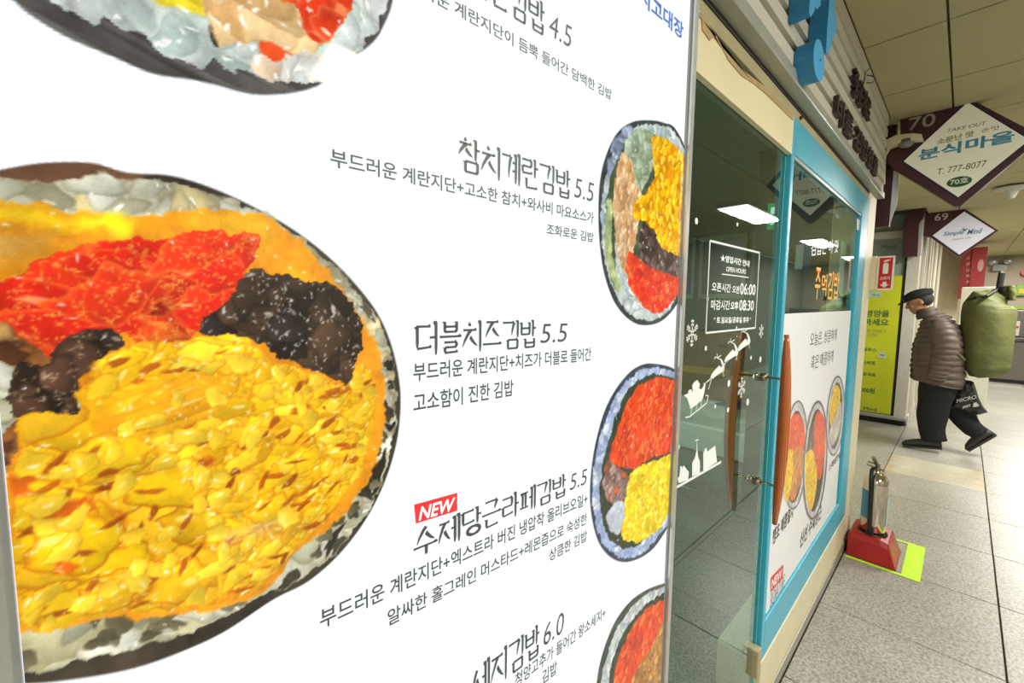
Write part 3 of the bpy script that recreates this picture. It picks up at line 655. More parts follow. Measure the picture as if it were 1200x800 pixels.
def hangul_polys(ch, wt=.1):
    k = ord(ch)-0xAC00; c = CHO[k//588]; j = JUNG[(k//28) % 21]; f = JONG[k % 28]; out = []
    if j in 'ㅡㅜ':
        if f == ' ': boxes = [(c, .14, .86, .44, .98), (j, .0, 1, .0, .40)]
        else: boxes = [(c, .16, .84, .66, 1.0), (j, .0, 1, .42 if j == 'ㅡ' else .34, .62), (f, .17, .83, .0, .34)]
    else:
        w_ = {'ㅣ': .22, 'ㅏ': .32, 'ㅓ': .40, 'ㅔ': .44, 'ㅖ': .44}[j]; vx = 1-w_
        if f == ' ': boxes = [(c, .02, vx-.04+(.12 if j == 'ㅓ' else 0), .16, .86), (j, vx, 1, .02, .98)]
        else: boxes = [(c, .03, vx-.04+(.1 if j == 'ㅓ' else 0), .46, .92), (j, vx, 1, .40, .98), (f, .26, .95, -.02, .32)]
    for q, x0, x1, y0, y1 in boxes:
        for s_ in JS[q]:
            if s_[0] == 'o':
                cx_, cy_, rx, ry = s_[1:]; X = lambda u_: x0+u_*(x1-x0); Yf = lambda u_: y0+u_*(y1-y0); n = 20
                for i in range(n):
                    a0, a1 = 2*PI*i/n, 2*PI*(i+1)/n
                    def pt(a, k_): t = wt*(.35+.25*abs(math.cos(a)))*k_; return (X(cx_)+(rx*(x1-x0)+t)*math.cos(a), Yf(cy_)+(ry*(y1-y0)+t)*math.sin(a))
                    out.append([pt(a0, -1), pt(a0, 1), pt(a1, 1), pt(a1, -1)])
                continue
            ty, a, b, c2, d2 = s_; p0 = np.array([x0+a*(x1-x0), y0+b*(y1-y0)]); p1 = np.array([x0+c2*(x1-x0), y0+d2*(y1-y0)])
            d = p1-p0; L = np.linalg.norm(d); d = d/L; n = np.array([-d[1], d[0]])
            if ty == 'v': prof = [(0, .25, .75), (.06, .5, .95), (.14, .5, .5), (.8, .46, .46), (1, .22, .30)] ; W_ = wt
            elif ty == 'h': prof = [(0, .35, .35), (.1, .30, .30), (.8, .28, .28), (.92, .62, .30), (1, .2, .2)]; W_ = wt*.95
            else: prof = [(0, .55, .45), (.25, .5, .5), (.7, .36, .36), (1, .14, .14)]; W_ = wt
            bend = -.06*L if ty == 'd' else 0
            up = [p0+d*L*t+n*(W_*l+bend*math.sin(PI*t)) for t, l, r_ in prof]; dn = [p0+d*L*t-n*(W_*r_-bend*math.sin(PI*t)) for t, l, r_ in prof]
            if ty == 'v' : up, dn = dn, up
            for i in range(len(prof)-1): out.append([dn[i], dn[i+1], up[i+1], up[i]])
    return out
def title(txt, num, pl, pr, htop, nx):
    """title in brush strokes from pl to nx, then its price to pr"""
    a = st(*pl); e = st(*nx); b = st(*pr); hh = st(pl[0], htop)[1]-a[1]; a = (a[0], (a[1]+e[1])/2); sl = 0; W_ = (e[0]-a[0])/len(txt)
    V = []; F = []
    for i, ch in enumerate(txt):
        for poly in hangul_polys(ch, .135):
            n0 = len(V)
            for x, y in poly:
                s_ = a[0]+(i+.01+.97*x)*W_; V.append(B3(s_, a[1]+y*hh+sl*(s_-a[0]), .0006))
            F.append(tuple(range(n0, n0+len(poly))))
    mk('menu_title', V, F, M_ink, mb)
    if num:
        s0 = e[0]+W_*.25; text_on('menu_price', num, B3(s0, a[1]+hh*.10, .0006), BU, BV, BN, hh*.74, b[0]-s0, M_ink, mb, bold=-.002, slope=sl, shear=.12)
title('참치계란김밥', '5.5', (536, 198), (695, 241), 158, (668, 233))
btext('부드러운 계란지단+고소한 참치+와사비 마요소스가', (387, 194), (695, 263), 172)
btext('조화로운 김밥', (640, 277), (695, 282), 264)
title('더블치즈김밥', '5.5', (486, 417), (664, 403), 378, (628, 405))
btext('부드러운 계란지단+치즈가 더블로 들어간', (484, 446), (692, 423), 424)
btext('고소함이 진한 김밥', (484, 483), (601, 464), 460)
title('수제당근라페김밥', '5.5', (484, 648), (687, 575), 614, (663, 584))
btext('부드러운 계란지단+엑스트라 버진 냉압착 올리브오일+', (375, 735), (688, 592), 711)
btext('알싸한 홀그레인 머스타드+레몬즙으로 숙성한', (454, 732), (687, 615), 712)
btext('상큼한 김밥', (643, 655), (687, 636), 641)
title('세지김밥', '6.0', (552, 824), (660, 745), 784, (632, 764))
btext('청양고추가 들어간 왕소세지+', (603, 808), (709, 722), 791)
btext('김밥', (635, 802), (652, 788), 786)
title('계란김밥', '4.5', (545, -14), (669, 61), -58, (638, 42))
btext('부드러운 계란지단이 듬뿍 들어간 담백한 김밥', (455, -22), (716, 116), -42)
btext('시고대장', (748, 6), (800, 46), -18, M_blueink, .03)
# NEW badge
bd = G().prism([B3(*st(*p), .0003) for p in [(485, 591), (535.5, 577), (535.5, 598), (487, 613)]], BN*.0003).mk('new_badge', M_red, mb)
a = st(490, 610); b = st(533, 597); tt = st(490, 594)
text_on('new_lettering', 'NEW', B3(a[0], a[1], .0008), BU, BV, BN, tt[1]-a[1], b[0]-a[0], M_white, bd, bold=.02, shear=.25, slope=(b[1]-a[1])/(b[0]-a[0]))

WBG = (244, 249, 254)
def inside(X, Y): return (X > SL+.0005) & (X < SR-.0008) & (Y > TB+.001) & (Y < TT-.001)
def pmask(cv, pts, soft=1.5, smooth=True): return cv.mask(S(pts), soft, smooth)
YEL = [(246, 196, 18), (240, 184, 14), (252, 206, 34), (234, 172, 12), (255, 214, 48), (244, 190, 26)]
CAR = [(214, 50, 16), (200, 32, 14), (230, 78, 22), (186, 22, 12), (224, 92, 32)]
DRK = [(44, 30, 22), (62, 44, 32), (30, 20, 16), (78, 56, 40), (50, 40, 38)]
RIC = [(196, 196, 176), (180, 180, 158), (210, 210, 192), (168, 166, 140), (204, 200, 170)]

# --- big roll
def big_roll():
    cv = Canvas(SL-.002, -.43, -.235, .13, .00085, WBG)
    outer = [(-60, 230), (-20, 206), (20, 196), (60, 191), (110, 192), (150, 203), (200, 206), (250, 221), (300, 244), (345, 270), (385, 301), (420, 337), (445, 372), (461, 413), (469, 460), (466, 510), (453, 558), (431, 604), (400, 646), (362, 680), (320, 702), (262, 740), (205, 766), (150, 784), (80, 796), (20, 801), (-60, 800)]
    M = cv.fill(S(outer), (58, 50, 40), 1.4, .5, .02)
    cv.wob = .0042
    MT = pmask(cv, [(-60, 180), (150, 180), (150, 230), (-60, 230)], 8)*M
    cv.c = cv.c*(1-MT[..., None]*.8)+np.array((118, 78, 56))*MT[..., None]*.8
    rice = [(-60, 225), (0, 213), (35, 206), (80, 212), (110, 205), (150, 210), (200, 212), (250, 228), (300, 246), (342, 272), (382, 303), (417, 339), (441, 374), (457, 414), (464, 460), (462, 508), (449, 556), (427, 601), (397, 642), (358, 674), (314, 694), (258, 726), (200, 748), (140, 764), (90, 774), (50, 782), (25, 786), (-60, 790)]
    R = cv.fill(S(rice), (176, 172, 148), 2, .35, .02, 3)
    cv.blobs(R, 700, (.006, .015), (.005, .009), (0, PI), RIC+[(150, 146, 118), (206, 190, 140)], edge=(120, 112, 80), ed=.55, hi=.5, hic=(250, 252, 240), wob=.2)
    low = pmask(cv, [(-60, 690), (150, 700), (330, 640), (480, 500), (480, 810), (-60, 810)], 6)*R
    cv.blobs(low, 130, (.010, .026), (.008, .014), (-.2, .9), [(206, 204, 180), (190, 190, 160), (222, 220, 200), (198, 192, 150)], edge=(130, 120, 80), ed=.5, hi=.7, hic=(255, 255, 248), wob=.2)
    rim = pmask(cv, [(330, 262), (392, 302), (440, 358), (471, 450), (440, 590), (385, 668), (330, 700), (322, 690), (375, 640), (428, 560), (456, 450), (430, 370), (380, 306)], 2, False)
    cv.blobs(rim*R, 20, (.004, .011), (.002, .005), (0, PI), [(60, 56, 44), (84, 80, 62), (40, 36, 30)], edge=(90, 86, 66), ed=.3, hi=.1, wob=.3)
    cv.blobs(low, 26, (.004, .010), (.002, .005), (0, PI), [(90, 84, 60), (110, 104, 76)], edge=(120, 110, 84), ed=.4, hi=.1, wob=.3)
    sheet = [(-60, 246), (0, 236), (60, 241), (130, 250), (200, 251), (260, 246), (300, 250), (328, 264), (352, 282), (374, 304), (397, 330), (416, 358), (432, 388), (444, 420), (451, 452), (449, 500), (436, 550), (410, 592), (380, 622), (345, 648), (330, 672), (290, 705), (200, 722), (110, 730), (28, 742), (-60, 745)]
    cv.fill(S(sheet), (236, 150, 20), 2.2, .18, .03, 4)
    # smoother streaky cheese and egg sheet tone; yellow top band paints in a reflection
    for p, c_ in [([(-50, 240), (0, 238), (70, 248), (150, 255), (150, 270), (90, 266), (0, 262), (-50, 262)], (252, 206, 30)), ([(20, 300), (60, 282), (140, 268), (220, 268), (180, 276), (100, 288), (40, 310)], (226, 150, 30)),
                  ([(220, 254), (290, 252), (325, 275), (312, 300), (300, 274), (230, 272)], (246, 178, 36)), ([(320, 300), (350, 320), (395, 334), (370, 340), (335, 325)], (250, 176, 24)), ([(428, 400), (446, 450), (444, 520), (420, 575), (400, 590), (425, 520), (432, 455)], (248, 158, 28)),
                  ([(-50, 270), (20, 276), (60, 270), (40, 290), (-40, 310)], (214, 160, 70)), ([(130, 250), (150, 252), (150, 274), (132, 272)], (255, 230, 30))]:
        cv.fill(S(p), c_, 8, .12, .02, 5)
    red = [(-60, 340), (0, 330), (50, 304), (100, 288), (160, 278), (230, 276), (303, 274), (303, 290), (292, 306), (282, 322), (275, 342), (262, 358), (240, 372), (226, 392), (205, 402), (170, 400), (150, 386), (120, 392), (88, 410), (60, 432), (30, 430), (0, 426), (-60, 430)]
    RM_ = cv.fill(S(red), (190, 36, 14), 2, .2)
    cv.blobs(RM_, 240, (.011, .024), (.007, .013), (-.5, .9), CAR+[(170, 22, 10), (240, 100, 30)], edge=(240, 120, 40), ed=.85, hi=.5, hic=(255, 170, 80), wob=.2, shade=.34, poly=5)
    cv.blobs(RM_, 26, (.016, .028), (.010, .014), (-.2, .7), [(222, 34, 16), (232, 50, 20)], edge=(244, 120, 44), ed=.8, poly=4, hi=.35, hic=(255, 210, 150), wob=.1)
    cv.sparkle(RM_, 420, .0009, (250, 170, 70), .6)
    gb = cv.fill(S([(-60, 385), (0, 385), (18, 392), (40, 410), (62, 438), (40, 450), (20, 500), (0, 560), (-60, 560)]), (120, 74, 36), 3, .4)
    cv.blobs(gb, 120, (.006, .014), (.004, .009), (0, PI), [(190, 140, 70), (140, 84, 40), (206, 160, 90), (90, 50, 28)], edge=(60, 30, 16), hi=.4, hic=(255, 230, 170))
    rs = cv.fill(S([(-60, 420), (0, 425), (14, 440), (22, 470), (10, 500), (-60, 520)]), (160, 150, 120), 3, .3)
    cv.blobs(rs, 40, (.006, .012), (.005, .009), (0, PI), RIC, edge=(110, 90, 60), hi=.5)
    dl = cv.fill(S([(20, 430), (50, 428), (75, 405), (110, 384), (140, 388), (145, 400), (120, 410), (112, 430), (98, 450), (96, 476), (60, 486), (18, 488)]), (44, 28, 22), 2, .4)
    cv.blobs(dl, 70, (.006, .015), (.005, .010), (0, PI), DRK+[(90, 60, 44)], edge=(20, 12, 10), hi=.4, hic=(200, 180, 150))
    cv.sparkle(dl, 60, .0008, (200, 170, 130), .5)
    dr = cv.fill(S([(236, 388), (244, 372), (266, 356), (278, 338), (286, 322), (305, 316), (345, 328), (386, 332), (408, 348), (420, 372), (425, 400), (416, 428), (408, 452), (392, 444), (352, 426), (322, 414), (300, 400), (270, 394)]), (34, 24, 20), 2, .4)
    cv.blobs(dr, 190, (.006, .017), (.005, .012), (0, PI), DRK, edge=(14, 10, 8), hi=.4, hic=(190, 190, 185), shade=.4)
    cv.sparkle(dr, 120, .0008, (215, 215, 205), .65)
    egg = [(28, 505), (25, 492), (60, 480), (92, 484), (100, 455), (118, 420), (160, 402), (205, 402), (250, 394), (285, 398), (300, 410), (320, 425), (350, 432), (385, 446), (402, 452), (416, 436), (426, 425), (434, 440), (440, 470), (436, 510), (425, 545), (400, 585), (365, 625), (340, 650), (325, 668), (288, 698), (200, 714), (110, 722), (30, 736), (20, 640)]
    EM = cv.fill(S(egg), (186, 96, 14), 2.5, .35, .02)
    LFT = pmask(cv, [(0, 480), (150, 500), (230, 600), (240, 760), (0, 760)], 10)*EM
    cv.blobs(EM, 650, (.008, .020), (.004, .0085), (-.3, 1.3), [(238, 166, 12), (244, 180, 16), (228, 146, 10), (248, 192, 30)], edge=(196, 100, 10), ed=.85, hi=.3, wob=.25, poly=6)
    cv.blobs(EM, 620, (.007, .017), (.0045, .009), (-.4, 1.3), YEL, edge=(206, 118, 10), ed=.8, hi=.35, wob=.26, hic=(255, 244, 170), poly=6)
    cv.blobs(LFT, 150, (.016, .034), (.010, .019), (-.5, .5), [(240, 192, 14), (246, 200, 20), (234, 178, 12), (242, 186, 28)], edge=(196, 104, 8), ed=.85, hi=.5, wob=.25, hic=(255, 244, 150), poly=5)
    cv.blobs(EM, 90, (.003, .007), (.001, .0022), (-.3, 1.2), [(150, 60, 8), (180, 84, 10)], edge=(150, 60, 8), hi=0, opac=.8)
    ob = pmask(cv, [(120, 480), (210, 440), (260, 455), (250, 480), (180, 500), (130, 510)], 6)
    cv.blobs(ob*EM, 22, (.03, .045), (.006, .010), (.25, .6), [(242, 180, 20), (246, 190, 30), (238, 166, 16)], edge=(220, 130, 10), ed=.6, hi=.5)
    for p in [[(45, 590), (80, 584), (108, 582), (112, 596), (70, 604), (44, 602)], [(58, 662), (80, 658), (88, 668), (66, 674)], [(240, 536), (254, 534), (250, 543), (238, 543)], [(10, 560), (40, 552), (48, 562), (20, 580)]]:
        cv.fill(S(p), (214, 100, 14), 3, .2)
    cv.sparkle(EM, 260, .0009, (255, 246, 180), .55); cv.sparkle(R, 160, .0009, (255, 255, 250), .7)
    cv.blobs(EM, 60, (.006, .011), (.004, .007), (0, PI), [(250, 208, 50), (246, 200, 40)], edge=(206, 130, 16), ed=.7, hi=.7, wob=.25, poly=5)
    o = cv.build('food_picture', M_print, mb, lambda a, b: B3(a, b, .0003), inside, label='big printed picture of a rice roll slice with carrot and shredded egg')
big_roll()

def fills(cv, spec):
    for it in spec:
        kind, pts = it[0], it[1]; M = cv.fill(S(pts), it[2], 1.6, .3, .01)
        if kind: cv.blobs(M*(cv.a > .5), it[3], it[4], it[5], it[6] if len(it) > 6 else (0, PI), it[7] if len(it) > 7 else [it[2]], edge=it[8] if len(it) > 8 else tuple(.6*np.array(it[2])), hi=.35, wob=.2)
def bounds(pts, pad=.004):
    q = np.array(S(pts)); return q[:, 0].min()-pad, q[:, 0].max()+pad, q[:, 1].min()-pad, q[:, 1].max()+pad
RIB = [(176, 190, 214), (150, 166, 200), (198, 208, 222), (210, 216, 222)]
# --- top left roll
def roll_top():
    outer = [(-60, -60), (-20, -12), (12, -2), (34, 16), (80, 44), (132, 66), (180, 86), (240, 96), (288, 109), (320, 111), (360, 105), (384, 93), (404, 77), (422, 62), (440, 46), (452, 24), (460, 0), (470, -60), (400, -110), (100, -110)]
    x0, x1, y0, y1 = bounds(outer); cv = Canvas(x0, x1, y0, y1, .0010, WBG)
    M = cv.fill(S(outer), (82, 80, 78), 1.4, .35, .02)
    cv.wob = .004
    cv.blobs(M, 60, (.03, .05), (.002, .004), (-.35, -.2), [(60, 58, 56), (104, 102, 100)], edge=(80, 78, 76), hi=0, opac=.6)
    rice = [(70, -60), (60, -6), (84, 14), (110, 26), (122, 20), (150, 34), (168, 40), (185, 62), (205, 64), (225, 76), (240, 80), (252, 70), (270, 84), (290, 82), (310, 92), (340, 92), (372, 92), (392, 78), (412, 66), (436, 44), (448, 22), (455, 0), (460, -60), (380, -100), (100, -100)]
    R = cv.fill(S(rice), (186, 198, 194), 1.6, .2)
    cv.blobs(R, 200, (.010, .022), (.007, .013), (0, PI), [(206, 216, 212), (190, 204, 200), (220, 226, 222), (170, 186, 180)], edge=(150, 160, 146), hi=.4, hic=(250, 255, 252), wob=.15)
    y = cv.fill(S([(165, -60), (168, -4), (185, 6), (215, 12), (238, 14), (246, 6), (246, -60)]), (232, 214, 60), 3, .1)
    cv.blobs(y, 30, (.012, .02), (.006, .01), (-.4, .2), [(238, 222, 70), (226, 206, 50), (244, 232, 110)], edge=(210, 180, 50), hi=.5)
    t = cv.fill(S([(246, -60), (246, 30), (258, 52), (285, 48), (310, 50), (345, 60), (372, 62), (398, 22), (408, -60)]), (216, 178, 124), 2, .15)
    cv.blobs(t, 60, (.012, .03), (.008, .014), (-.5, .5), [(222, 186, 134), (208, 166, 110), (228, 196, 146)], edge=(190, 146, 90), ed=.4, hi=.4, hic=(250, 240, 210))
    c_ = cv.fill(S([(318, -60), (322, -8), (350, 12), (362, 38), (375, 52), (392, 36), (408, 16), (414, -60)]), (230, 70, 34), 2, .15)
    cv.blobs(c_, 50, (.01, .02), (.007, .011), (0, PI), [(238, 84, 40), (226, 60, 30), (244, 120, 70)], edge=(250, 150, 100), hi=.35, hic=(255, 210, 180))
    c2 = cv.fill(S([(300, 52), (318, 50), (338, 60), (334, 72), (318, 70), (302, 62)]), (236, 84, 40), 2, .1)
    cv.fill(S([(246, 30), (252, 40), (258, 50), (249, 48)]), (50, 46, 40), 2, .1)
    rr_ = pmask(cv, [(300, 66), (330, 72), (345, 60), (385, 72), (400, 78), (372, 94), (310, 92)], 2)
    cv.blobs(rr_, 30, (.010, .016), (.007, .011), (0, PI), [(214, 214, 208), (226, 200, 170), (200, 206, 204)], edge=(160, 160, 150), hi=.5, hic=(255, 255, 255))
    cv.sparkle(R, 80, .0016)
    cv.build('food_picture', M_print, mb, lambda a, b: B3(a, b, .0003), inside, label='printed picture of a tuna and carrot rice roll cut by the upper edge')
roll_top()
def roll_tuna():
    outer = [(762, 141), (741, 143), (723, 156), (710, 182), (703, 212), (701, 250), (703, 290), (709, 325), (721, 356), (738, 375), (755, 381), (775, 376), (792, 358), (806, 330), (815, 260), (808, 190), (792, 152), (778, 144)]
    x0, x1, y0, y1 = bounds(outer); cv = Canvas(x0, x1, y0, y1, .0011, WBG)
    M = cv.fill(S(outer), (56, 64, 66), 1.2, .3)
    cv.wob = .004
    R = cv.fill(S([(762, 145), (742, 150), (728, 162), (716, 188), (707, 222), (705, 255), (707, 292), (714, 325), (725, 352), (740, 369), (756, 375), (774, 370), (790, 354), (810, 300), (812, 250), (806, 190), (790, 156), (776, 147)]), (190, 200, 196), 1.4, .2)
    cv.blobs(R, 260, (.006, .013), (.005, .008), (0, PI), [(204, 212, 208), (180, 192, 190), (216, 222, 218), (160, 178, 190)], edge=(120, 134, 130), hi=.4, hic=(250, 255, 255))
    tl = pmask(cv, [(712, 180), (726, 156), (742, 148), (738, 190), (716, 214)], 3)
    cv.blobs(tl, 30, (.008, .014), (.006, .010), (0, PI), [(140, 152, 176), (110, 122, 140), (160, 174, 196)], edge=(60, 70, 90), hi=.2)
    N = cv.fill(S([(745, 152), (722, 190), (712, 225), (709, 262), (711, 300), (719, 336), (724, 330), (720, 295), (724, 270), (735, 300), (760, 300), (790, 300), (790, 200), (775, 165)]), (70, 84, 58), 1.4, .4)
    g = cv.fill(S([(736, 160), (757, 150), (768, 165), (765, 195), (752, 222), (742, 215), (730, 190)]), (158, 174, 146), 2, .3)
    cv.blobs(g, 25, (.008, .014), (.006, .01), (0, PI), [(168, 186, 160), (146, 164, 134), (180, 194, 172)], edge=(110, 130, 96), hi=.2)
    lg = cv.fill(S([(712, 235), (718, 240), (716, 275), (720, 310), (728, 335), (722, 340), (712, 310), (709, 268)]), (170, 186, 130), 2, .3)
    t = cv.fill(S([(730, 180), (739, 186), (744, 210), (752, 230), (748, 262), (742, 292), (744, 320), (735, 325), (724, 300), (719, 262), (719, 225), (724, 195)]), (214, 176, 128), 2, .2)
    cv.blobs(t, 120, (.005, .010), (.003, .006), (.6, 2.0), [(222, 186, 140), (206, 164, 116), (232, 200, 158), (196, 150, 100)], edge=(170, 120, 76), hi=.35)
    y = cv.fill(S([(764, 163), (778, 162), (795, 176), (812, 210), (812, 320), (790, 318), (776, 300), (765, 285), (757, 262), (744, 256), (742, 240), (757, 226), (766, 205)]), (214, 140, 10), 2, .2)
    cv.blobs(y, 330, (.006, .012), (.0035, .006), (.5, 2.2), [(250, 200, 20), (244, 186, 10), (254, 214, 50), (238, 172, 8)], edge=(196, 110, 6), ed=.8, hi=.35, wob=.2, poly=6)
    d = cv.fill(S([(752, 262), (766, 270), (775, 290), (800, 305), (800, 330), (768, 318), (750, 300)]), (70, 50, 44), 2, .4)
    cv.blobs(d, 60, (.005, .010), (.004, .007), (0, PI), [(60, 44, 40), (90, 70, 66), (120, 96, 90)], edge=(30, 20, 18), hi=.3)
    c_ = cv.fill(S([(736, 296), (748, 302), (766, 316), (800, 330), (790, 352), (768, 366), (748, 352), (735, 326)]), (222, 50, 20), 2, .2)
    cv.blobs(c_, 110, (.005, .011), (.004, .007), (0, PI), [(236, 70, 26), (226, 40, 20), (244, 100, 40)], edge=(180, 24, 14), hi=.35, hic=(255, 190, 150))
    cv.sparkle(R, 40, .0012)
    cv.build('food_picture', M_print, mb, lambda a, b: B3(a, b, .0003), inside, label='printed picture of a tuna and egg rice roll at the upper right')
roll_tuna()
def roll_carrot():
    outer = [(767, 426), (746, 430), (727, 448), (711, 475), (701, 505), (694, 540), (691, 580), (695, 615), (704, 640), (719, 655), (736, 658), (756, 650), (772, 634), (790, 600), (806, 540), (808, 470), (795, 436)]
    x0, x1, y0, y1 = bounds(outer); cv = Canvas(x0, x1, y0, y1, .0011, WBG)
    cv.fill(S(outer), (60, 66, 80), 1.2, .3)
    cv.wob = .004
    R = cv.fill(S([(767, 430), (748, 435), (730, 452), (715, 478), (704, 508), (697, 542), (694, 580), (698, 612), (706, 635), (720, 650), (736, 654), (754, 646), (770, 630), (788, 600), (804, 540), (806, 470), (793, 439)]), (160, 176, 208), 1.4, .2)
    cv.blobs(R, 260, (.006, .013), (.004, .007), (0, PI), RIB, edge=(120, 136, 170), hi=.3, hic=(245, 250, 255))
    N = cv.fill(S([(760, 440), (740, 452), (725, 478), (714, 512), (706, 545), (702, 585), (707, 615), (718, 635), (735, 642), (755, 632), (770, 615), (790, 570), (800, 500), (796, 452), (780, 440)]), (52, 62, 46), 1.4, .3)
    c_ = cv.fill(S([(762, 444), (745, 455), (732, 478), (722, 508), (714, 534), (722, 544), (742, 548), (765, 535), (790, 528), (800, 500), (795, 455), (780, 443)]), (222, 66, 22), 2, .15)
    cv.blobs(c_, 280, (.006, .013), (.003, .006), (.4, 2.2), [(240, 86, 34), (230, 70, 26), (246, 106, 50), (218, 56, 18)], edge=(186, 36, 10), ed=.8, hi=.35, hic=(255, 180, 130), poly=5)
    b = cv.fill(S([(712, 540), (725, 548), (738, 560), (730, 585), (716, 590), (707, 570)]), (136, 108, 100), 2, .3)
    cv.blobs(b, 60, (.005, .009), (.004, .007), (0, PI), [(150, 120, 112), (120, 92, 84), (170, 140, 130), (196, 90, 50)], edge=(80, 56, 50), hi=.3)
    y = cv.fill(S([(740, 552), (765, 540), (792, 530), (800, 520), (796, 560), (778, 610), (755, 632), (735, 634), (728, 622), (732, 590)]), (232, 196, 20), 2, .15)
    cv.blobs(y, 230, (.005, .010), (.0035, .006), (0, PI), [(250, 222, 40), (244, 210, 24), (252, 232, 80)], edge=(206, 150, 10), ed=.75, hi=.3, poly=5)
    r2 = cv.fill(S([(722, 588), (732, 590), (730, 612), (724, 626), (712, 616), (712, 600)]), (190, 196, 206), 2, .1)
    cv.sparkle(R, 30, .0012)
    cv.build('food_picture', M_print, mb, lambda a, b: B3(a, b, .0003), inside, label='printed picture of a carrot rice roll at the middle right')
roll_carrot()
def roll_fish():
    outer = [(790, 682), (766, 687), (742, 701), (723, 724), (711, 750), (703, 776), (699, 800), (696, 840), (710, 880), (760, 880), (800, 840), (812, 740), (805, 690)]
    x0, x1, y0, y1 = bounds(outer); cv = Canvas(x0, x1, max(y0, TB), y1, .0012, WBG)
    cv.fill(S(outer), (70, 74, 66), 1.2, .3)
    cv.wob = .004
    R = cv.fill(S([(790, 686), (767, 691), (746, 705), (728, 727), (716, 752), (708, 778), (704, 802), (702, 840), (715, 874), (760, 874), (795, 840), (808, 740), (800, 692)]), (186, 196, 192), 1.4, .2)
    cv.blobs(R, 200, (.006, .013), (.005, .008), (0, PI), [(200, 206, 200), (180, 190, 192), (214, 218, 212)], edge=(120, 130, 120), hi=.3)
    cv.fill(S([(785, 700), (765, 702), (745, 720), (727, 748), (716, 780), (713, 810), (715, 850), (790, 850), (800, 760)]), (54, 62, 44), 1.4, .3)
    c_ = cv.fill(S([(778, 704), (762, 710), (746, 726), (732, 752), (722, 780), (718, 812), (725, 850), (760, 850), (775, 780), (790, 720)]), (216, 70, 26), 2, .15)
    cv.blobs(c_, 240, (.006, .012), (.003, .006), (.4, 2.2), [(230, 84, 36), (222, 66, 26), (240, 110, 50), (200, 56, 24)], edge=(170, 40, 14), hi=.3, hic=(255, 190, 150))
    f_ = cv.fill(S([(776, 730), (790, 716), (804, 720), (800, 800), (780, 850), (745, 850), (738, 815), (745, 785), (762, 760)]), (176, 124, 60), 2, .2)
    cv.blobs(f_, 170, (.004, .008), (.004, .007), (0, PI), [(192, 140, 70), (166, 110, 50), (206, 160, 92), (146, 90, 40)], edge=(120, 70, 30), hi=.4)
    cv.build('food_picture', M_print, mb, lambda a, b: B3(a, b, .0003), inside, label='printed picture of a fish cake rice roll at the lower right')
roll_fish()

# ------------------------------------------------------------------ window poster, lettering on the window
PX = -.0095
wp = thing('window_poster', 'white paper poster with three printed rice rolls on the lower window', 'poster', (PX, 2.15, .37))
pts = [(1.55, .385), (1.55, 1.405), (2.755, 1.405), (2.755, .362), (1.59, .362)]
G().prism([(PX, y, z) for y, z in pts], (.0008, 0, 0)).mk('paper', mat('poster_paper', (236, 236, 240), .4, 0, 0, None, .01, 3), wp)
M_ink2 = mat('dark_print', (66, 62, 66), .5); PX2 = PX+.0012
gtext('오늘은, 상큼하게', (949, 407), (980, 399), (949, 390), M_ink2, wp, .0, PX2)
gtext('혹은 매콤하게', (950, 434), (976, 424), (950, 417), M_ink2, wp, .0, PX2)
gtext('땡초 매콤멸치', (905, 640), (929, 606), (905, 622), M_ink2, wp, .03, PX2)
gtext('신선 수제당근', (937, 644), (962, 607), (937, 626), M_ink2, wp, .03, PX2)
gtext('스페셜한줄', (971, 553), (985, 535), (971, 545), M_ink2, wp, .02, PX2)
gtext('SIGNATURE', (902, 713), (919, 688), (902, 697), M_ink2, wp, -.01, PX2)
nb = G().prism([WX(x, y, PX2) for x, y in [(903, 694), (903, 677), (918, 661), (917, 677)]], (.0004, 0, 0)).mk('red_badge', mat('badge_red', (216, 70, 66), .5), wp)
gtext('NEW', (904, 690), (916, 676), (904, 680), mat('badge_white', (250, 244, 244), .5), wp, .03, PX2+.0006)
MP = lambda pts: [tuple(WX(x, y, PX2)[1:]) for x, y in pts]
WO = [0]
def wroll(outer, rice, inner, parts, lab):
    WO[0] += .0004; px2 = PX2+WO[0]
    q = np.array(MP(outer)); cv = Canvas(q[:, 0].min()-.004, q[:, 0].max()+.004, q[:, 1].min()-.004, q[:, 1].max()+.004, .0024, (236, 236, 240))
    cv.fill(MP(outer), (88, 84, 92), 1.2, .2); R = cv.fill(MP(rice), (200, 198, 206), 1.2, .15)
    cv.blobs(R, 120, (.008, .016), (.006, .010), (0, PI), [(212, 210, 216), (190, 188, 198), (224, 222, 226)], edge=(150, 146, 156), hi=.2)
    cv.fill(MP(inner), (70, 64, 50), 1.2, .2)
    for p, pal, e in parts:
        M = cv.fill(MP(p), pal[0], 1.4, .1); cv.blobs(M, 130, (.008, .018), (.006, .010), (0, PI), pal, edge=e, hi=.2)
    cv.build('food_picture', M_paperprint, wp, lambda a, b: np.stack([np.full(a.shape, px2), a, b], 1), None, label=lab)
OR_ = [(230, 84, 40), (220, 70, 30), (240, 110, 60)]; YE_ = [(244, 200, 30), (236, 186, 24), (250, 214, 70)]; BR_ = [(206, 150, 80), (190, 128, 60), (222, 120, 60)]
def E(cx, cy, rx, ry, tilt=0, n=16): return [(cx+rx*math.cos(2*PI*k/n)+tilt*ry*math.sin(2*PI*k/n), cy-ry*math.sin(2*PI*k/n)) for k in range(n)]
wroll(E(979, 487, 10.5, 47, .06), E(979, 487, 9.5, 45, .06), E(979, 487, 7.5, 39, .06), [([(978, 452), (984, 456), (984, 470), (979, 485), (974, 500), (972, 480)], YE_, (190, 120, 20)), ([(985, 470), (986, 490), (982, 510), (975, 522), (972, 506), (978, 490)], [(206, 200, 190), (190, 180, 160)], (150, 140, 120))], 'rearmost printed rice roll with egg strip')
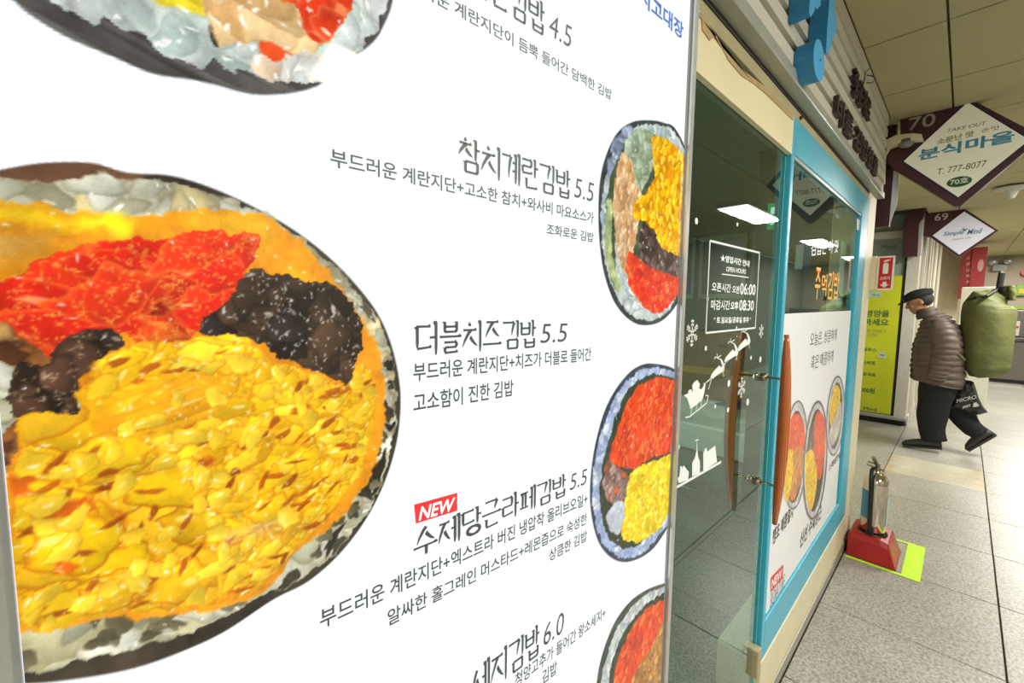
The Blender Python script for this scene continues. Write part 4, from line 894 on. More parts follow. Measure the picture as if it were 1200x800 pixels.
wroll(E(932, 533, 14, 64, .05), E(932, 533, 12.5, 62, .05), E(931, 535, 11, 54, .05), [([(930, 485), (940, 490), (943, 510), (940, 528), (920, 532), (922, 505)], OR_, (190, 50, 20)), ([(920, 532), (930, 530), (928, 560), (924, 585), (919, 580)], YE_, (200, 140, 20)), ([(930, 528), (941, 526), (940, 555), (932, 582), (926, 584), (929, 555)], BR_, (180, 80, 30))], 'printed rice roll with carrot and fish cake nearest the door')
wroll(E(955, 539, 14, 70, .05), E(955, 539, 12.5, 67, .05), E(955, 539, 10.5, 60, .05), [([(958, 482), (966, 492), (967, 520), (963, 555), (958, 560), (952, 530), (953, 500)], OR_, (190, 50, 20)), ([(953, 500), (948, 520), (944, 530), (950, 535), (953, 525)], [(120, 110, 90), (100, 84, 70)], (70, 60, 50)), ([(944, 532), (952, 528), (957, 556), (955, 580), (950, 598), (944, 580), (943, 550)], YE_, (200, 140, 20))], 'middle printed rice roll, carrot above and egg below')
M_or = mat('orange_vinyl', (246, 170, 30), .5, 0, .12); 
wl2 = thing('window_lettering', 'orange and white vinyl lettering on the dark upper part of the shop window', 'lettering', WX(970, 350, PX))
gtext('김밥은 이 맛', (950, 300), (982, 296), (950, 281), M_vinyl, wl2, .01, PX2)
gtext('주', (954, 351), (960, 351), (954, 312), M_or, wl2, .01, PX2)
gtext('먹', (962, 347), (968, 347), (962, 320), M_or, wl2, .01, PX2)
gtext('김밥', (969, 351), (982, 350), (969, 317), M_or, wl2, .01, PX2)
G().prism([WX(x, y, PX2) for x, y in [(1004, 256), (1008, 258), (1008, 270), (1004, 269)]], (.0004, 0, 0)).mk('small_label', mat('small_label', (220, 224, 230), .6), label='tiny white label in the upper right corner of the shop window', cat='label')

# ------------------------------------------------------------------ fire extinguisher, stand, floor tape, wall sign
M_redp = mat('red_plastic', (160, 26, 28), .35, 0, 0, None, .12, 9)
fs = thing('extinguisher_stand', 'red moulded plastic stand holding the steel extinguisher beside the blue shop front', 'stand', (.12, 3.2, 0))
sy0, sy1 = 2.99, 3.26
def stand():
    g = G(); n = 10; V = []; F = []
    secs = [(.02, 0, .115), (.03, .0, .135), (.16, .0, .132), (.195, 0, .122), (.225, 0, .03), (.235, 0, .0)]
    V = []
    for (x, zb, zt) in secs:
        ins = .012 if zt > .1 else .0
        V += [(x, sy0, 0), (x, sy0+ins, zt*.85), (x, sy0+ins+.02, zt), (x, sy1-ins-.02, zt), (x, sy1-ins, zt*.85), (x, sy1, 0)]
    for i in range(len(secs)-1):
        for k in range(6): F.append((i*6+k, (i+1)*6+k, (i+1)*6+(k+1) % 6, i*6+(k+1) % 6))
    F += [(0, 1, 2, 3, 4, 5), tuple(range(30, 36))[::-1]]
    return g.add(V, F)
so = stand().mk('base', M_redp, fs); bv = so.modifiers.new('b', 'BEVEL'); bv.width = .006; bv.segments = 3; bv.limit_method = 'ANGLE'
ecx, ecy = .115, 3.11
G().lathe((ecx, ecy, .128), [(.066, 0), (.068, .006), (.064, .012), (.060, .008)], 28).mk('recess_ring', M_black, fs)
M_chrome = mat('polished_steel', (214, 206, 194), .10, 1, 0, None, .02, 5)
fe = thing('fire_extinguisher', 'polished steel fire extinguisher with a black hose standing in the red stand', 'fire extinguisher', (ecx, ecy, .138))
zt = WY(1017, 553, ecy)[2]
r_ = .058
G().lathe((ecx, ecy, .138), [(r_*.9, 0), (r_, .008), (r_, zt-.138-.05), (r_*.93, zt-.138-.025), (r_*.7, zt-.138-.006), (r_*.3, zt-.138+.006), (.014, zt-.138+.01), (.014, zt-.138+.03)], 40).mk('cylinder', M_chrome, fe, smooth=True)
M_hose = mat('black_rubber', (22, 24, 22), .45)
hp = [(ecx-.01, ecy-.01, zt+.035), (ecx-.02, ecy-.035, zt+.03), (ecx-.018, ecy-r_-.012, zt-.01), (ecx-.015, ecy-r_-.014, zt-.08), (ecx-.012, ecy-r_-.014, .30), (ecx-.008, ecy-r_-.014, .16)]
G().tube([tuple(p) for p in crom(hp+hp[::-1])[:32]], .0095, 10).mk('hose', M_hose, fe, smooth=True)
G().box(ecx-.02, ecx+.012, ecy-r_-.02, ecy-r_+.002, .145, .16).mk('hose_clip', M_black, fe)
G().tube([(ecx, ecy, zt), (ecx, ecy, zt+.045)], .012, 12).mk('valve', M_knob, fe)
G().obox((ecx-.008, ecy-.01, zt+.045), (-.0, 0, .012), (.016, 0, 0), (-.02, -.02, .05)).tube([(ecx-.05, ecy, zt+.045), (ecx+.03, ecy-.005, zt+.03)], .005, 8).tube([(ecx-.045, ecy, zt+.062), (ecx+.01, ecy, zt+.055)], .005, 8).mk('lever', M_knob, fe)
G().tube([(ecx+.02, ecy, zt+.03), (ecx+.03, ecy, zt+.02), (ecx+.028, ecy, zt+.005), (ecx+.018, ecy, zt+.012)], .0025, 6).mk('safety_pin', M_knob, fe)
def wrap(a0, a1, z0, z1, m, nm):
    V = []; n = 10
    for i in range(n+1):
        a = a0+(a1-a0)*i/n
        V += [(ecx+(r_+.0008)*math.cos(a), ecy+(r_+.0008)*math.sin(a), z) for z in (z0, z1)]
    return mk(nm, V, [(2*i, 2*i+2, 2*i+3, 2*i+1) for i in range(n)], m, fe)
wrap(math.radians(188), math.radians(248), .22, zt-.09, mat('blue_reflection', (80, 140, 175), .5), 'label_and_reflection')  # blue reflection painted onto the left of the steel cylinder
wrap(math.radians(-22), math.radians(30), .19, zt-.11, mat('pale_label', (176, 196, 200), .5), 'label_and_reflection')
ft = thing('floor_tape', 'neon yellow green tape rectangle on the floor around the red stand', 'tape', (.25, 3.2, 0))
M_tape = mat('neon_tape', (196, 240, 30), .5, 0, .08)
def tp(p): return [WZ(x, y, .0002) for x, y in p]
for q in ([(986, 640), (1066, 668), (1062, 661), (989, 636)], [(1062, 661), (1052, 657), (1070, 640), (1079, 640)], [(1046, 631), (1078, 639), (1072, 643), (1046, 636)]):
    pass
G().box(.02, .33, 2.962, 2.982, 0, .0012).mk('tape_strip', M_tape, ft); G().box(.02, .33, 3.40, 3.42, 0, .0012).mk('tape_strip', M_tape, ft)
G().box(.255, .33, 2.982, 3.40, 0, .0012).mk('tape_strip', M_tape, ft)

es = thing('extinguisher_sign', 'small red and white extinguisher sign projecting from the cream column', 'sign', WY(1037, 340, 3.30))
A = WY(1029, 300.5, 3.32); Bq = WY(1046, 339.5, 3.32)
G().box(A[0], Bq[0], 3.32, 3.326, Bq[2], A[2]).mk('sign_plate', mat('sign_white', (230, 222, 212), .4), es)
G().box(-.03, A[0]+.002, 3.242, 3.326, Bq[2]+.0, A[2]-.003).mk('side_plate', M_cream, es)
mg = (Bq[0]-A[0])*.12
M_sred = mat('sign_red', (190, 22, 28), .4)
G().box(A[0]+mg, Bq[0]-mg, 3.3185, 3.32, Bq[2]+mg, A[2]-mg).mk('red_field', M_sred, es)
wS, hS = Bq[0]-A[0], A[2]-Bq[2]; cxs = (A[0]+Bq[0])/2; M_sw = MATS['sign_white']
def sp(pts): return [(cxs+a*wS, 3.3184, Bq[2]+b*hS) for a, b in pts]
G().prism(sp([(-.14, .48), (.14, .48), (.16, .54), (.16, .74), (.10, .80), (-.10, .80), (-.16, .74), (-.16, .54)]), (0, -.0006, 0)).mk('extinguisher_symbol', M_sw, es)
G().prism(sp([(-.16, .82), (.1, .84), (.28, .90), (.1, .89), (-.1, .87)]), (0, -.0006, 0)).mk('nozzle_symbol', M_sw, es)
G().prism(sp([(-.12, .24), (.12, .24), (.12, .16), (.26, .16), (0, .07), (-.26, .16), (-.12, .16)][::-1]), (0, -.0006, 0)).mk('arrow_symbol', M_sw, es)
text_on('sign_text', '소화기', (cxs-.28*wS, 3.3178, Bq[2]+.30*hS), (1, 0, 0), (0, 0, 1), (0, -1, 0), .10*hS, .56*wS, M_sw, es, bold=.02)

# ------------------------------------------------------------------ diamond hanging signs
M_maroon = mat('maroon_board', (72, 36, 44), .45, 0, 0, None, .06, 6); M_navy = mat('navy_line', (34, 30, 80), .5)
M_dface = mat('diamond_face', (226, 222, 200), .5, 0, .18, None, .01, 3); M_dface2 = mat('diamond_face_far', (214, 214, 226), .5, 0, .25, None, .01, 3)
def dsign(Y, T, Bm, L, R, lab, num, face, bx0, pts_left):
    t = thing('diamond_sign', lab, 'sign', (WY(*T, Y)[0], Y, WY(*Bm, Y)[2]), 'diamond number signs hanging over the corridor')
    t_, b_, l_, r_ = [WY(*q, Y) for q in (T, Bm, L, R)]
    c = (t_+b_+l_+r_)/4; 
    def dia(k, y, d, nm, m, inset=0):
        P = [c+(q-c)*k for q in (b_, r_, t_, l_)]; P = [(p[0], y, p[2]) for p in P]
        return G().prism(P, (0, d, 0)).mk(nm, m, t)
    return t, c, (t_, b_, l_, r_), dia
Y70 = 3.36
t, c, q4, dia = dsign(Y70, (1134, 120), (1123, 231), (1059, 189), (1206, 164), 'near maroon and cream diamond sign numbered 70 hanging by the ceiling', '70', M_dface, 0, None)
dia(1.0, Y70-.003, .002, 'sign_face', M_dface); dia(1.04, Y70-.001, .004, 'navy_border', M_navy)
q = lambda x, y: WY(x, y, Y70)
def plate(pts, y0, d, nm, m, par): return G().prism([(WY(x, y, Y70)[0], y0, WY(x, y, Y70)[2]) for x, y in pts], (0, d, 0)).mk(nm, m, par)
plate([(1055, 128), (1120, 115), (1136, 115), (1222, 160), (1126, 241), (1118, 241), (1046, 197), (1040, 190), (1040, 165), (1055, 160)][::-1], Y70+.003, .05, 'maroon_board', M_maroon, t)
text_on('sign_number', '70', q(1064, 153.5), (1, 0, 0), (0, 0, 1), (0, -1, 0), q(1064, 139)[2]-q(1064, 153.5)[2], q(1096, 140)[0]-q(1064, 150)[0], mat('grey_number', (168, 160, 156), .5), t, bold=.01)
def dtext(txt, a, b, hpx, m, par, bold=0.0, Y=Y70, shear=0, nm='sign_text'):
    P = WY(*a, Y); Q = WY(*b, Y); h = WY(a[0], a[1]-hpx, Y)[2]-P[2]
    return text_on(nm, txt, (P[0], Y-.0036, P[2]), (1, 0, 0), (0, 0, 1), (0, -1, 0), h, Q[0]-P[0], m, par, bold=bold, slope=(Q[2]-P[2])/(Q[0]-P[0]), shear=shear)
M_bt = mat('brown_text', (96, 76, 56), .6); M_bl = mat('blue_text', (70, 150, 190), .6); M_bt2 = mat('faint_brown', (176, 166, 142), .6)
dtext('TAKE OUT', (1110, 155.5), (1156, 146), 4, M_bt, t, 0, shear=.2)
dtext('소문난 맛', (1098, 170), (1141, 160), 7, M_bt2, t, .04)
dtext('손맛', (1150, 156), (1171, 152), 5, M_bt, t, 0)
dtext('분식마을', (1076, 189), (1188, 166), 13, M_bl, t, .03)
dtext('T. 777-8077', (1098, 205), (1156, 195), 7, M_bt, t, 0, shear=.1)
e = G(); pe = q(1124, 213); ra = abs(q(1139, 211)[0]-q(1109, 215)[0])/2; rb = abs(q(1124, 207)[2]-q(1124, 219)[2])/2
e.prism([(pe[0]+ra*math.cos(2*PI*k/20), Y70-.0036, pe[2]+rb*math.sin(2*PI*k/20)) for k in range(20)], (0, -.0006, 0)).mk('green_oval', mat('green_oval', (16, 96, 56), .5), t)
P = WY(1113, 217, Y70); text_on('sign_text', '70호', (P[0], Y70-.0046, P[2]), (1, 0, 0), (0, 0, 1), (0, -1, 0), rb*1.1, ra*1.45, M_sw, t, bold=.03)
G().box(-.10, q(1040, 160)[0], Y70+.01, Y70+.05, q(1040, 190)[2], q(1040, 170)[2]).mk('bracket', M_dark, t)
# maroon side box below with pale edge
bx = thing('hanging_sign_box', 'narrow maroon box hanging at the end of the slatted fascia under the camera', 'sign box', (.02, 3.45, 1.88))
G().box(-.03, .042, Y70+.07, Y70+.13, q(1040, 263)[2], 2.5).mk('box', M_maroon, bx)
G().prism([(.043, Y70+.075, q(1046, 262)[2]), (.043, Y70+.075, q(1046, 195)[2]), (.066, Y70+.10, q(1046, 192)[2]), (.068, Y70+.10, q(1046, 235)[2])], (0, .01, 0)).mk('pale_face', mat('pale_side', (200, 204, 210), .5), bx)
# 69 sign
Y69 = 6.95
t, c, q4, dia = dsign(Y69, (1130, 247), (1124, 299), (1092, 276), (1167, 270), 'farther white and maroon diamond sign numbered 69 over the corridor', '69', M_dface2, 0, None)
dia(.97, Y69-.003, .002, 'sign_face', M_dface2); dia(1.02, Y69-.001, .004, 'maroon_border', M_maroon)
G().prism([(WY(x, y, Y69)[0], Y69+.003, WY(x, y, Y69)[2]) for x, y in [(1084, 249), (1128, 244), (1133, 246), (1170, 270), (1125, 301), (1120, 299), (1091, 278), (1080, 276), (1080, 252)][::-1]], (0, .06, 0)).mk('maroon_board', M_maroon, t)
P = WY(1095, 259, Y69); text_on('sign_number', '69', (P[0], Y69-.003, P[2]), (1, 0, 0), (0, 0, 1), (0, -1, 0), WY(1095, 251, Y69)[2]-P[2], WY(1111, 255, Y69)[0]-P[0], mat('pale_number', (206, 200, 204), .5), t, bold=.01)
dtext('Simple', (1105, 278), (1129, 275.5), 6, mat('teal_text', (70, 120, 150), .5), t, .02, Y69, .3)
dtext('Mind', (1133, 275), (1151, 273), 6, MATS['teal_text'], t, .02, Y69, .3)
dtext('dessert cafe', (1116, 281.5), (1138, 279), 2, M_bt2, t, .02, Y69)
P = WY(1130, 271, Y69); G().prism([(P[0]+a, Y69-.0036, P[2]+b) for a, b in ((0, 0), (-.03, .025), (-.012, .02), (-.01, .04), (.006, .02), (.03, .035), (.012, .005))], (0, -.0006, 0)).mk('leaf_mark', mat('leaf_green', (110, 140, 70), .5), t)
# rounded maroon bracket of sign 69
b69 = thing('sign_bracket_cover', 'dark maroon curved cover panel left of the farther diamond sign', 'cover panel', WY(1068, 320, 6.6))
YB = 6.6; pp = [(1058, 301), (1058, 262), (1062, 250), (1070, 244), (1083, 243), (1083, 252), (1077, 262), (1075, 300)]
G().prism([(WY(x, y, YB)[0], YB, WY(x, y, YB)[2]) for x, y in pp], (0, .1, 0)).mk('cover', M_maroon, b69)
G().prism([(WY(x, y, YB)[0], YB+.02, WY(x, y, YB)[2]) for x, y in [(1075, 300), (1077, 262), (1080, 254), (1079, 299)]], (0, .06, 0)).mk('edge_strip', mat('pale_edge', (186, 180, 180), .5), b69)

# ------------------------------------------------------------------ CCTV dome
cc = thing('security_camera', 'cream wall bracket with a clear domed security camera in front of sign 70', 'security camera', WY(1033, 190, 3.28))
YC = 3.285; M_crp = mat('cream_plastic', (226, 214, 180), .4)
G().prism([(WY(x, y, YC)[0], YC, WY(x, y, YC)[2]) for x, y in [(1030, 214), (1030, 172), (1036, 165), (1040, 168), (1037, 185), (1036, 214)]], (0, .05, 0)).mk('wall_bracket', M_crp, cc)
G().prism([(WY(x, y, YC)[0], YC, WY(x, y, YC)[2]) for x, y in [(1036, 182), (1034, 166), (1050, 158), (1070, 156), (1080, 157), (1082, 163), (1060, 165), (1042, 172)]], (0, .06, 0)).mk('arm', M_crp, cc)
dc = WY(1062, 167, YC+.03); dc[1] = YC+.03
dome = []; 
for i in range(9): a = i/8*PI/2; dome.append((.036*math.cos(a)+.0001, -.030*math.sin(a)))
G().lathe(dc, [(.036, .014), (.036, 0)]+dome, 20).mk('dome', mat('smoky_dome', (120, 122, 118), .08, 0, 0, None, .03, 30, 0, .8), cc, smooth=True)

# ------------------------------------------------------------------ neighbour's yellow poster
yp = thing('yellow_poster', 'bright yellow green poster with dark lettering behind the extinguisher', 'poster', WY(1035, 488, 6.76))
YY = 6.776
def yq(x, y): return WY(x, y, YY)
p0, p1 = yq(1055, 322), yq(1045, 487)
G().box(-1.0, -.135, YY, YY+.004, yq(1045, 486)[2], yq(1050, 323)[2]).mk('sheet', mat('yellow_sheet', (208, 214, 36), .5, 0, 0, None, .03, 3), yp)
M_dg = mat('olive_letter', (96, 128, 60), .6)
def ytext(txt, a, b, h, m=M_dg, bold=.03):
    P = yq(*a); Q = yq(*b); return text_on('poster_text', txt, (P[0], YY-.002, P[2]), (1, 0, 0), (0, 0, 1), (0, -1, 0), yq(a[0], a[1]-h)[2]-P[2], Q[0]-P[0], m, yp, bold=bold, slope=.0)
ytext('영양을', (1014, 371), (1042, 373), 8); ytext('하세요', (1012, 381), (1041, 383), 8)
ytext('MY DAILY', (1014, 389), (1039, 390), 3.5, mat('olive_thin', (150, 165, 70), .6), 0); ytext('SON', (1017, 394), (1028, 395), 3.5, MATS['olive_thin'], 0)
ytext('건과주스', (1006, 411), (1027, 412), 4.5); ytext('레드비트', (1005, 426), (1026, 427), 4.5); ytext('요거트', (1011, 440), (1026, 441), 4.5); ytext('000원', (1008, 459), (1025, 460), 6)
ytext('Mind', (1012, 480), (1027, 481), 4, mat('navy_script', (50, 60, 50), .6), 0)
P = yq(1034, 415)
bt = [(-.035, 0), (.035, 0), (.045, .02), (.03, .05), (.012, .07), (.012, .09), (-.012, .09), (-.012, .07), (-.03, .05), (-.045, .02)]
G().prism([(P[0]+a, YY-.002, P[2]-.05+b*1.1) for a, b in bt], (0, -.001, 0)).mk('bottle_picture', mat('pale_bottle', (200, 214, 190), .5), yp)
G().box(P[0]-.02, P[0]+.02, YY-.004, YY-.003, P[2]-.015, P[2]-.005).mk('bottle_label', M_black, yp)
P = yq(1020, 348); G().box(P[0]-.03, yq(1032, 348)[0], YY-.002, YY-.001, P[2], yq(1020, 342)[2]).mk('pale_tag', mat('pale_tag', (190, 215, 215), .5), yp)
ytext('Mind', (1022, 347), (1031, 347.5), 3, mat('blue_script', (60, 110, 150), .6), 0)
P = WY(1032, 292, YY); text_on('shop_lettering', 'Mind', (P[0], YY+.018, P[2]), (1, 0, 0), (0, 0, 1), (0, -1, 0), .05, .14, mat('slate_text', (80, 96, 110), .6), w69, shear=.3)

# ------------------------------------------------------------------ far end of the corridor
def ybox(nm, x0, x1, ytop, ybot, Y, d, m, par=None, **k):
    a = WY(x0, ytop, Y); b = WY(x1, ytop, Y); b[2] = WY(x1, ybot, Y)[2]
    return G().bbox(min(a[0], b[0]), max(a[0], b[0]), Y, Y+d, max(b[2], .001), a[2], .004).mk(nm, m, par, **k)
M_rb = mat('red_banner', (140, 30, 34), .5)
rp = thing('red_sign_panel', 'tall dark red sign panel with pale vertical lettering at the corridor end', 'sign', WY(1142, 400, 10.6))
ybox('side_board', 1128, 1140, 289, 350, 10.62, .4, M_rb, rp); ybox('front_board', 1140, 1158, 290, 350, 10.6, .42, mat('red_banner_light', (156, 38, 40), .5), rp)
P = WY(1146, 311, 10.6); G().prism([(P[0]+.03+.035*math.cos(2*PI*k/18), 10.598, P[2]+.0+.10*math.sin(2*PI*k/18)) for k in range(18)], (0, -.002, 0)).mk('oval_emblem', mat('faded_white', (190, 150, 146), .5), rp)
for i, ch in enumerate('소문난떡볶이'): 
    P = WY(1132, 304+i*7, 10.62); text_on('sign_character', ch, (P[0], 10.617, P[2]), (1, 0, 0), (0, 0, 1), (0, -1, 0), .05, .045, MATS['faded_white'], rp, bold=.02)
struct('wall_far', G().box(WY(1092, 300, 11.1)[0]-.6, WY(1128, 300, 11.1)[0], 11.05, 11.15, 0, 2.5), mat('far_wall_panel', (200, 190, 160), .7))
for x in (1087, 1091):
    P = WZ(x, 400, 0); px_ = .03 if x < 1089 else .055
    G().tube([(px_, 9.3 if x < 1089 else 9.9, 0.0), (px_, 9.3 if x < 1089 else 9.9, 2.5)], .022, 12).mk('wall_pipe', M_post, label=['grey white vertical pipe on the wall behind the man, left one', 'grey white vertical pipe on the wall behind the man, right one'][x > 1089], cat='pipe', group='vertical pipes on the far wall')
wb = thing('white_stand', 'tall white display stand behind the man with the green sack', 'stand', WY(1148, 460, 8.6))
YW = 8.6; fx0, fx1 = WY(1127, 340, YW)[0], WY(1170, 340, YW)[0]
G().bbox(fx0, fx1, YW, YW+.05, .45, WY(1150, 336, YW)[2], .01).mk('board', mat('white_board', (222, 222, 206), .5), wb)
a = WY(1140, 440, YW)[0]; b = WY(1159, 440, YW)[0]
G().bbox(a-.05, b, YW+.0, YW+.3, 0, .46, .01).mk('base_box', MATS['white_board'], wb)
cf = thing('grey_counter', 'dark grey steel counter against the end wall at the right edge', 'counter', (1.4, 13.3, 0))
M_gc = mat('grey_counter', (112, 108, 102), .45)
x0 = WY(1162, 400, 12.0)[0]
G().bbox(x0, 2.6, 12.0, 12.7, .06, .78, .02).mk('body', M_gc, cf); G().box(x0+.03, 2.55, 12.05, 12.65, 0, .06).mk('plinth', M_black, cf)
G().bbox(x0-.02, 2.62, 11.96, 12.74, .78, .84, .01).mk('top', mat('counter_top', (88, 86, 82), .3, .4), cf)
G().bbox(x0, 2.6, 12.35, 12.7, .84, 1.35, .02).mk('upper_cabinet', mat('dark_upper', (96, 92, 88), .5), cf)
G().box(WY(1183, 400, 12.34)[0], WY(1193, 400, 12.34)[0], 12.34, 12.349, WY(1188, 393, 12.34)[2], WY(1188, 376, 12.34)[2]).mk('white_notice', mat('notice_white', (206, 198, 192), .6), cf)
G().box(WY(1184, 400, 12.33)[0], WY(1192, 400, 12.33)[0], 12.335, 12.339, WY(1188, 384, 12.33)[2], WY(1188, 382, 12.33)[2]).mk('red_stripe', M_sred, cf)
sgn = ybox('green_bordered_sign', 1187, 1212, 358.5, 373, 13.9, .04, mat('lime_border', (130, 170, 50), .5), None, label='red oval notice with lime green borders on the end wall', cat='sign')
P = WY(1196, 366, 13.88); G().prism([(P[0]+.14*math.cos(2*PI*k/18), 13.889, P[2]+.07*math.sin(2*PI*k/18)) for k in range(18)], (0, -.01, 0)).mk('red_oval', mat('red_oval', (140, 24, 30), .5), sgn)
G().box(P[0]-.06, P[0]+.08, 13.86, 13.878, P[2]-.035, P[2]-.015).mk('white_words', M_sw, sgn)
sg2 = ybox('lime_notice', 1191, 1212, 334, 346, 13.9, .04, MATS['lime_border'], None, label='small lime and yellow notice on the end wall above the red oval one', cat='sign')
P = WY(1193, 344, 13.89); G().box(P[0], P[0]+.3, 13.88, 13.899, P[2], P[2]+.10).mk('yellow_field', mat('yellow_field', (190, 180, 50), .5), sg2)
P = WY(1200, 319, 13.9)
G().lathe((P[0]+.03, 13.88, P[2]), [(.07, 0), (.07, .11)], 20, 1).mk('alarm_bell', M_sred, label='small round red alarm bell on the end wall at the right edge', cat='alarm bell')
el = thing('emergency_lamp', 'twin headed emergency lamp on the end wall above the sack', 'emergency lamp', WY(1170, 318, 11.2))
YE = 13.85; P = WY(1168, 312, YE)
G().bbox(P[0]-.06, P[0]+.16, YE+.02, YE+.14, P[2]-.10, P[2]+.04, .01).mk('body', mat('lamp_grey', (140, 140, 134), .4), el)
for dx in (-.06, .16):
    G().lathe((P[0]+dx, YE-.04, P[2]+.10), [(.03, .06), (.075, .0), (.07, -.01)], 18, 1).mk('lamp_head', mat('lamp_head', (160, 166, 166), .25, .5), el, smooth=True)
cn = thing('ceiling_sensor', 'small white cone shaped fitting under the far ceiling on the right', 'ceiling fitting', WY(1188, 234, 6.0))
P = WY(1186, 221, 5.9); 
G().lathe((P[0], 5.9, P[2]-.085), [(.018, 0), (.03, .02), (.055, .08), (.12, .085), (.12, .095)], 20).mk('cone', mat('fitting_white', (206, 206, 196), .4), cn, smooth=True)
G().tube([(P[0], 5.9, P[2]+.01), (P[0], 5.9, 2.5)], .008, 8).mk('stem', M_slat, cn)
xg = thing('exit_guide_lamp', 'low lit exit guide panel with green arrows on the opposite wall', 'exit sign', (2.68, .36, .02))
G().box(2.67, 2.70, .20, .53, .006, .062).mk('panel', mat('guide_panel', (240, 250, 240), .5, 0, 1.6), xg)
for s_ in (-1, 1):
    cy = .365+s_*.08
    G().prism([(2.6695, cy+s_*.05, .034), (2.6695, cy, .050), (2.6695, cy, .040), (2.6695, cy-s_*.05, .040), (2.6695, cy-s_*.05, .028), (2.6695, cy, .028), (2.6695, cy, .018)], (-.001, 0, 0)).mk('green_arrow', mat('guide_green', (40, 150, 80), .5, 0, .5), xg)

# ------------------------------------------------------------------ walking man
MY = 5.85
def mp(x, y, dy=0): 
    p = WY(x, y, MY+dy); return Vector((p[0], p[1], p[2]))
def skin(name, pts, edges, root, mtl, parent, sub=2, label=None, apply=True):
    me = bpy.data.meshes.new(name); org = ORG[parent.name]
    me.from_pydata([tuple(Vector(p[0])-org) for p in pts], edges, []); me.update()
    o = bpy.data.objects.new(name, me); link(o, parent, tuple(org))
    sk = o.modifiers.new('Skin', 'SKIN'); sk.use_smooth_shade = True
    for i, p in enumerate(pts):
        r = p[1]; me.skin_vertices[0].data[i].radius = (r, r) if not hasattr(r, '__len__') else r
        me.skin_vertices[0].data[i].use_root = (i == root)
    s_ = o.modifiers.new('Sub', 'SUBSURF'); s_.levels = sub; s_.render_levels = sub
    me.materials.append(mtl)
    if apply:
        bpy.context.view_layer.update(); dg_ = bpy.context.evaluated_depsgraph_get(); ev = o.evaluated_get(dg_)
        nm = bpy.data.meshes.new_from_object(ev); o.modifiers.clear(); o.data = nm
        nm.polygons.foreach_set('use_smooth', [True]*len(nm.polygons))
    return o
man = thing('person', 'elderly person walking left in a dark flat cap and quilted brown jacket with a sack', 'person', mp(1100, 530))
M_skin = mat('skin', (176, 128, 100), .55, 0, 0, None, .06, 40)
head = mp(1077.5, 353); 
b_pts = [(mp(1103, 440), .10), (mp(1103, 415), .11), (mp(1100, 390), .115), (mp(1097, 375), .07), (mp(1090, 367), .048), (mp(1084, 360), .046), (mp(1079, 352), .062)]
ed = [(0, 1), (1, 2), (2, 3), (3, 4), (4, 5), (5, 6)]
def add(p, r, frm): b_pts.append((p, r)); ed.append((frm, len(b_pts)-1)); return len(b_pts)-1
for s_, dy in ((0, -.17), (1, .15)):
    sh = add(mp(1101, 383, dy), .055, 3); el_ = add(mp(1106, 412, dy-.03) if s_ == 0 else mp(1085, 408, dy), .042, sh); wr = add(mp(1097, 441, dy-.03) if s_ == 0 else mp(1073, 440, dy), .028, el_)
    if s_ == 0:
        pl = add(mp(1094, 447, dy-.03), .030, wr)
        for f in range(4):
            base = mp(1093-.6*f, 448+.3*f, dy-.055+.018*f); k1 = add(base, .0095, pl); k2 = add(mp(1091-1.0*f*.3, 452, dy-.05+.018*f), .009, k1); add(mp(1093-.3*f, 454.5-.4*f, dy-.045+.016*f), .0075, k2)
        th = add(mp(1089, 446, dy-.05), .010, pl); add(mp(1087.5, 450, dy-.05), .0085, th)
    else:
        pl = add(mp(1070, 446, dy), .028, wr)
        for f in range(4): k1 = add(mp(1069, 449, dy-.03+.018*f), .0095, pl); add(mp(1070, 453, dy-.03+.018*f), .008, k1)
        th = add(mp(1073, 449, dy-.03), .010, pl)
hp1 = add(mp(1099, 450, -.07), .085, 0); kn1 = add(mp(1091, 484, -.07), .055, hp1); an1 = add(mp(1093, 514, -.07), .038, kn1); add(mp(1080, 521, -.07), .033, an1); 
hp2 = add(mp(1107, 450, .09), .085, 0); kn2 = add(mp(1121, 483, .07), .055, hp2); an2 = add(mp(1150, 511, .05), .038, kn2); add(mp(1143, 521, .05), .033, an2)
body = skin('body', b_pts, ed, 0, M_skin, man, 1)
# head sculpt joined to the body mesh, then fused by a voxel remesh
bm = bmesh.new(); bm.from_mesh(body.data); org = ORG['person']
def ellip(c, r, rot=None, seg=24):
    mt = Matrix.Translation(Vector(c)-org)@(rot or Matrix.Identity(4))@Matrix.Diagonal((*r, 1))
    bmesh.ops.create_uvsphere(bm, u_segments=seg, v_segments=seg//2, radius=1, matrix=mt)
RT = Matrix.Rotation(math.radians(-22), 4, 'Y')
hc = Vector(head)
def hpnt(x, y, z): return hc+(RT@Vector((x, y, z)))
ellip(hpnt(.0, 0, .02), (.094, .074, .095), RT); ellip(hpnt(-.03, 0, -.045), (.062, .056, .062), RT); ellip(hpnt(-.055, 0, -.09), (.032, .030, .026), RT)
ellip(hpnt(-.100, 0, -.025), (.020, .013, .020), RT, 12); ellip(hpnt(-.090, 0, -.005), (.012, .010, .028), RT, 12)
ellip(hpnt(-.088, 0, -.062), (.010, .022, .006), RT, 12); ellip(hpnt(-.086, 0, -.074), (.010, .020, .006), RT, 12)
for s_ in (-1, 1):
    ellip(hpnt(.012, s_*.073, -.012), (.020, .008, .032), RT, 12); ellip(hpnt(-.083, s_*.03, .018), (.010, .018, .006), RT, 12); ellip(hpnt(-.066, s_*.04, -.03), (.02, .02, .02), RT, 12)
bm.to_mesh(body.data); bm.free()
rm = body.modifiers.new('R', 'REMESH'); rm.mode = 'VOXEL'; rm.voxel_size = .007; rm.use_smooth_shade = True
sm = body.modifiers.new('S', 'SMOOTH'); sm.factor = .4; sm.iterations = 2
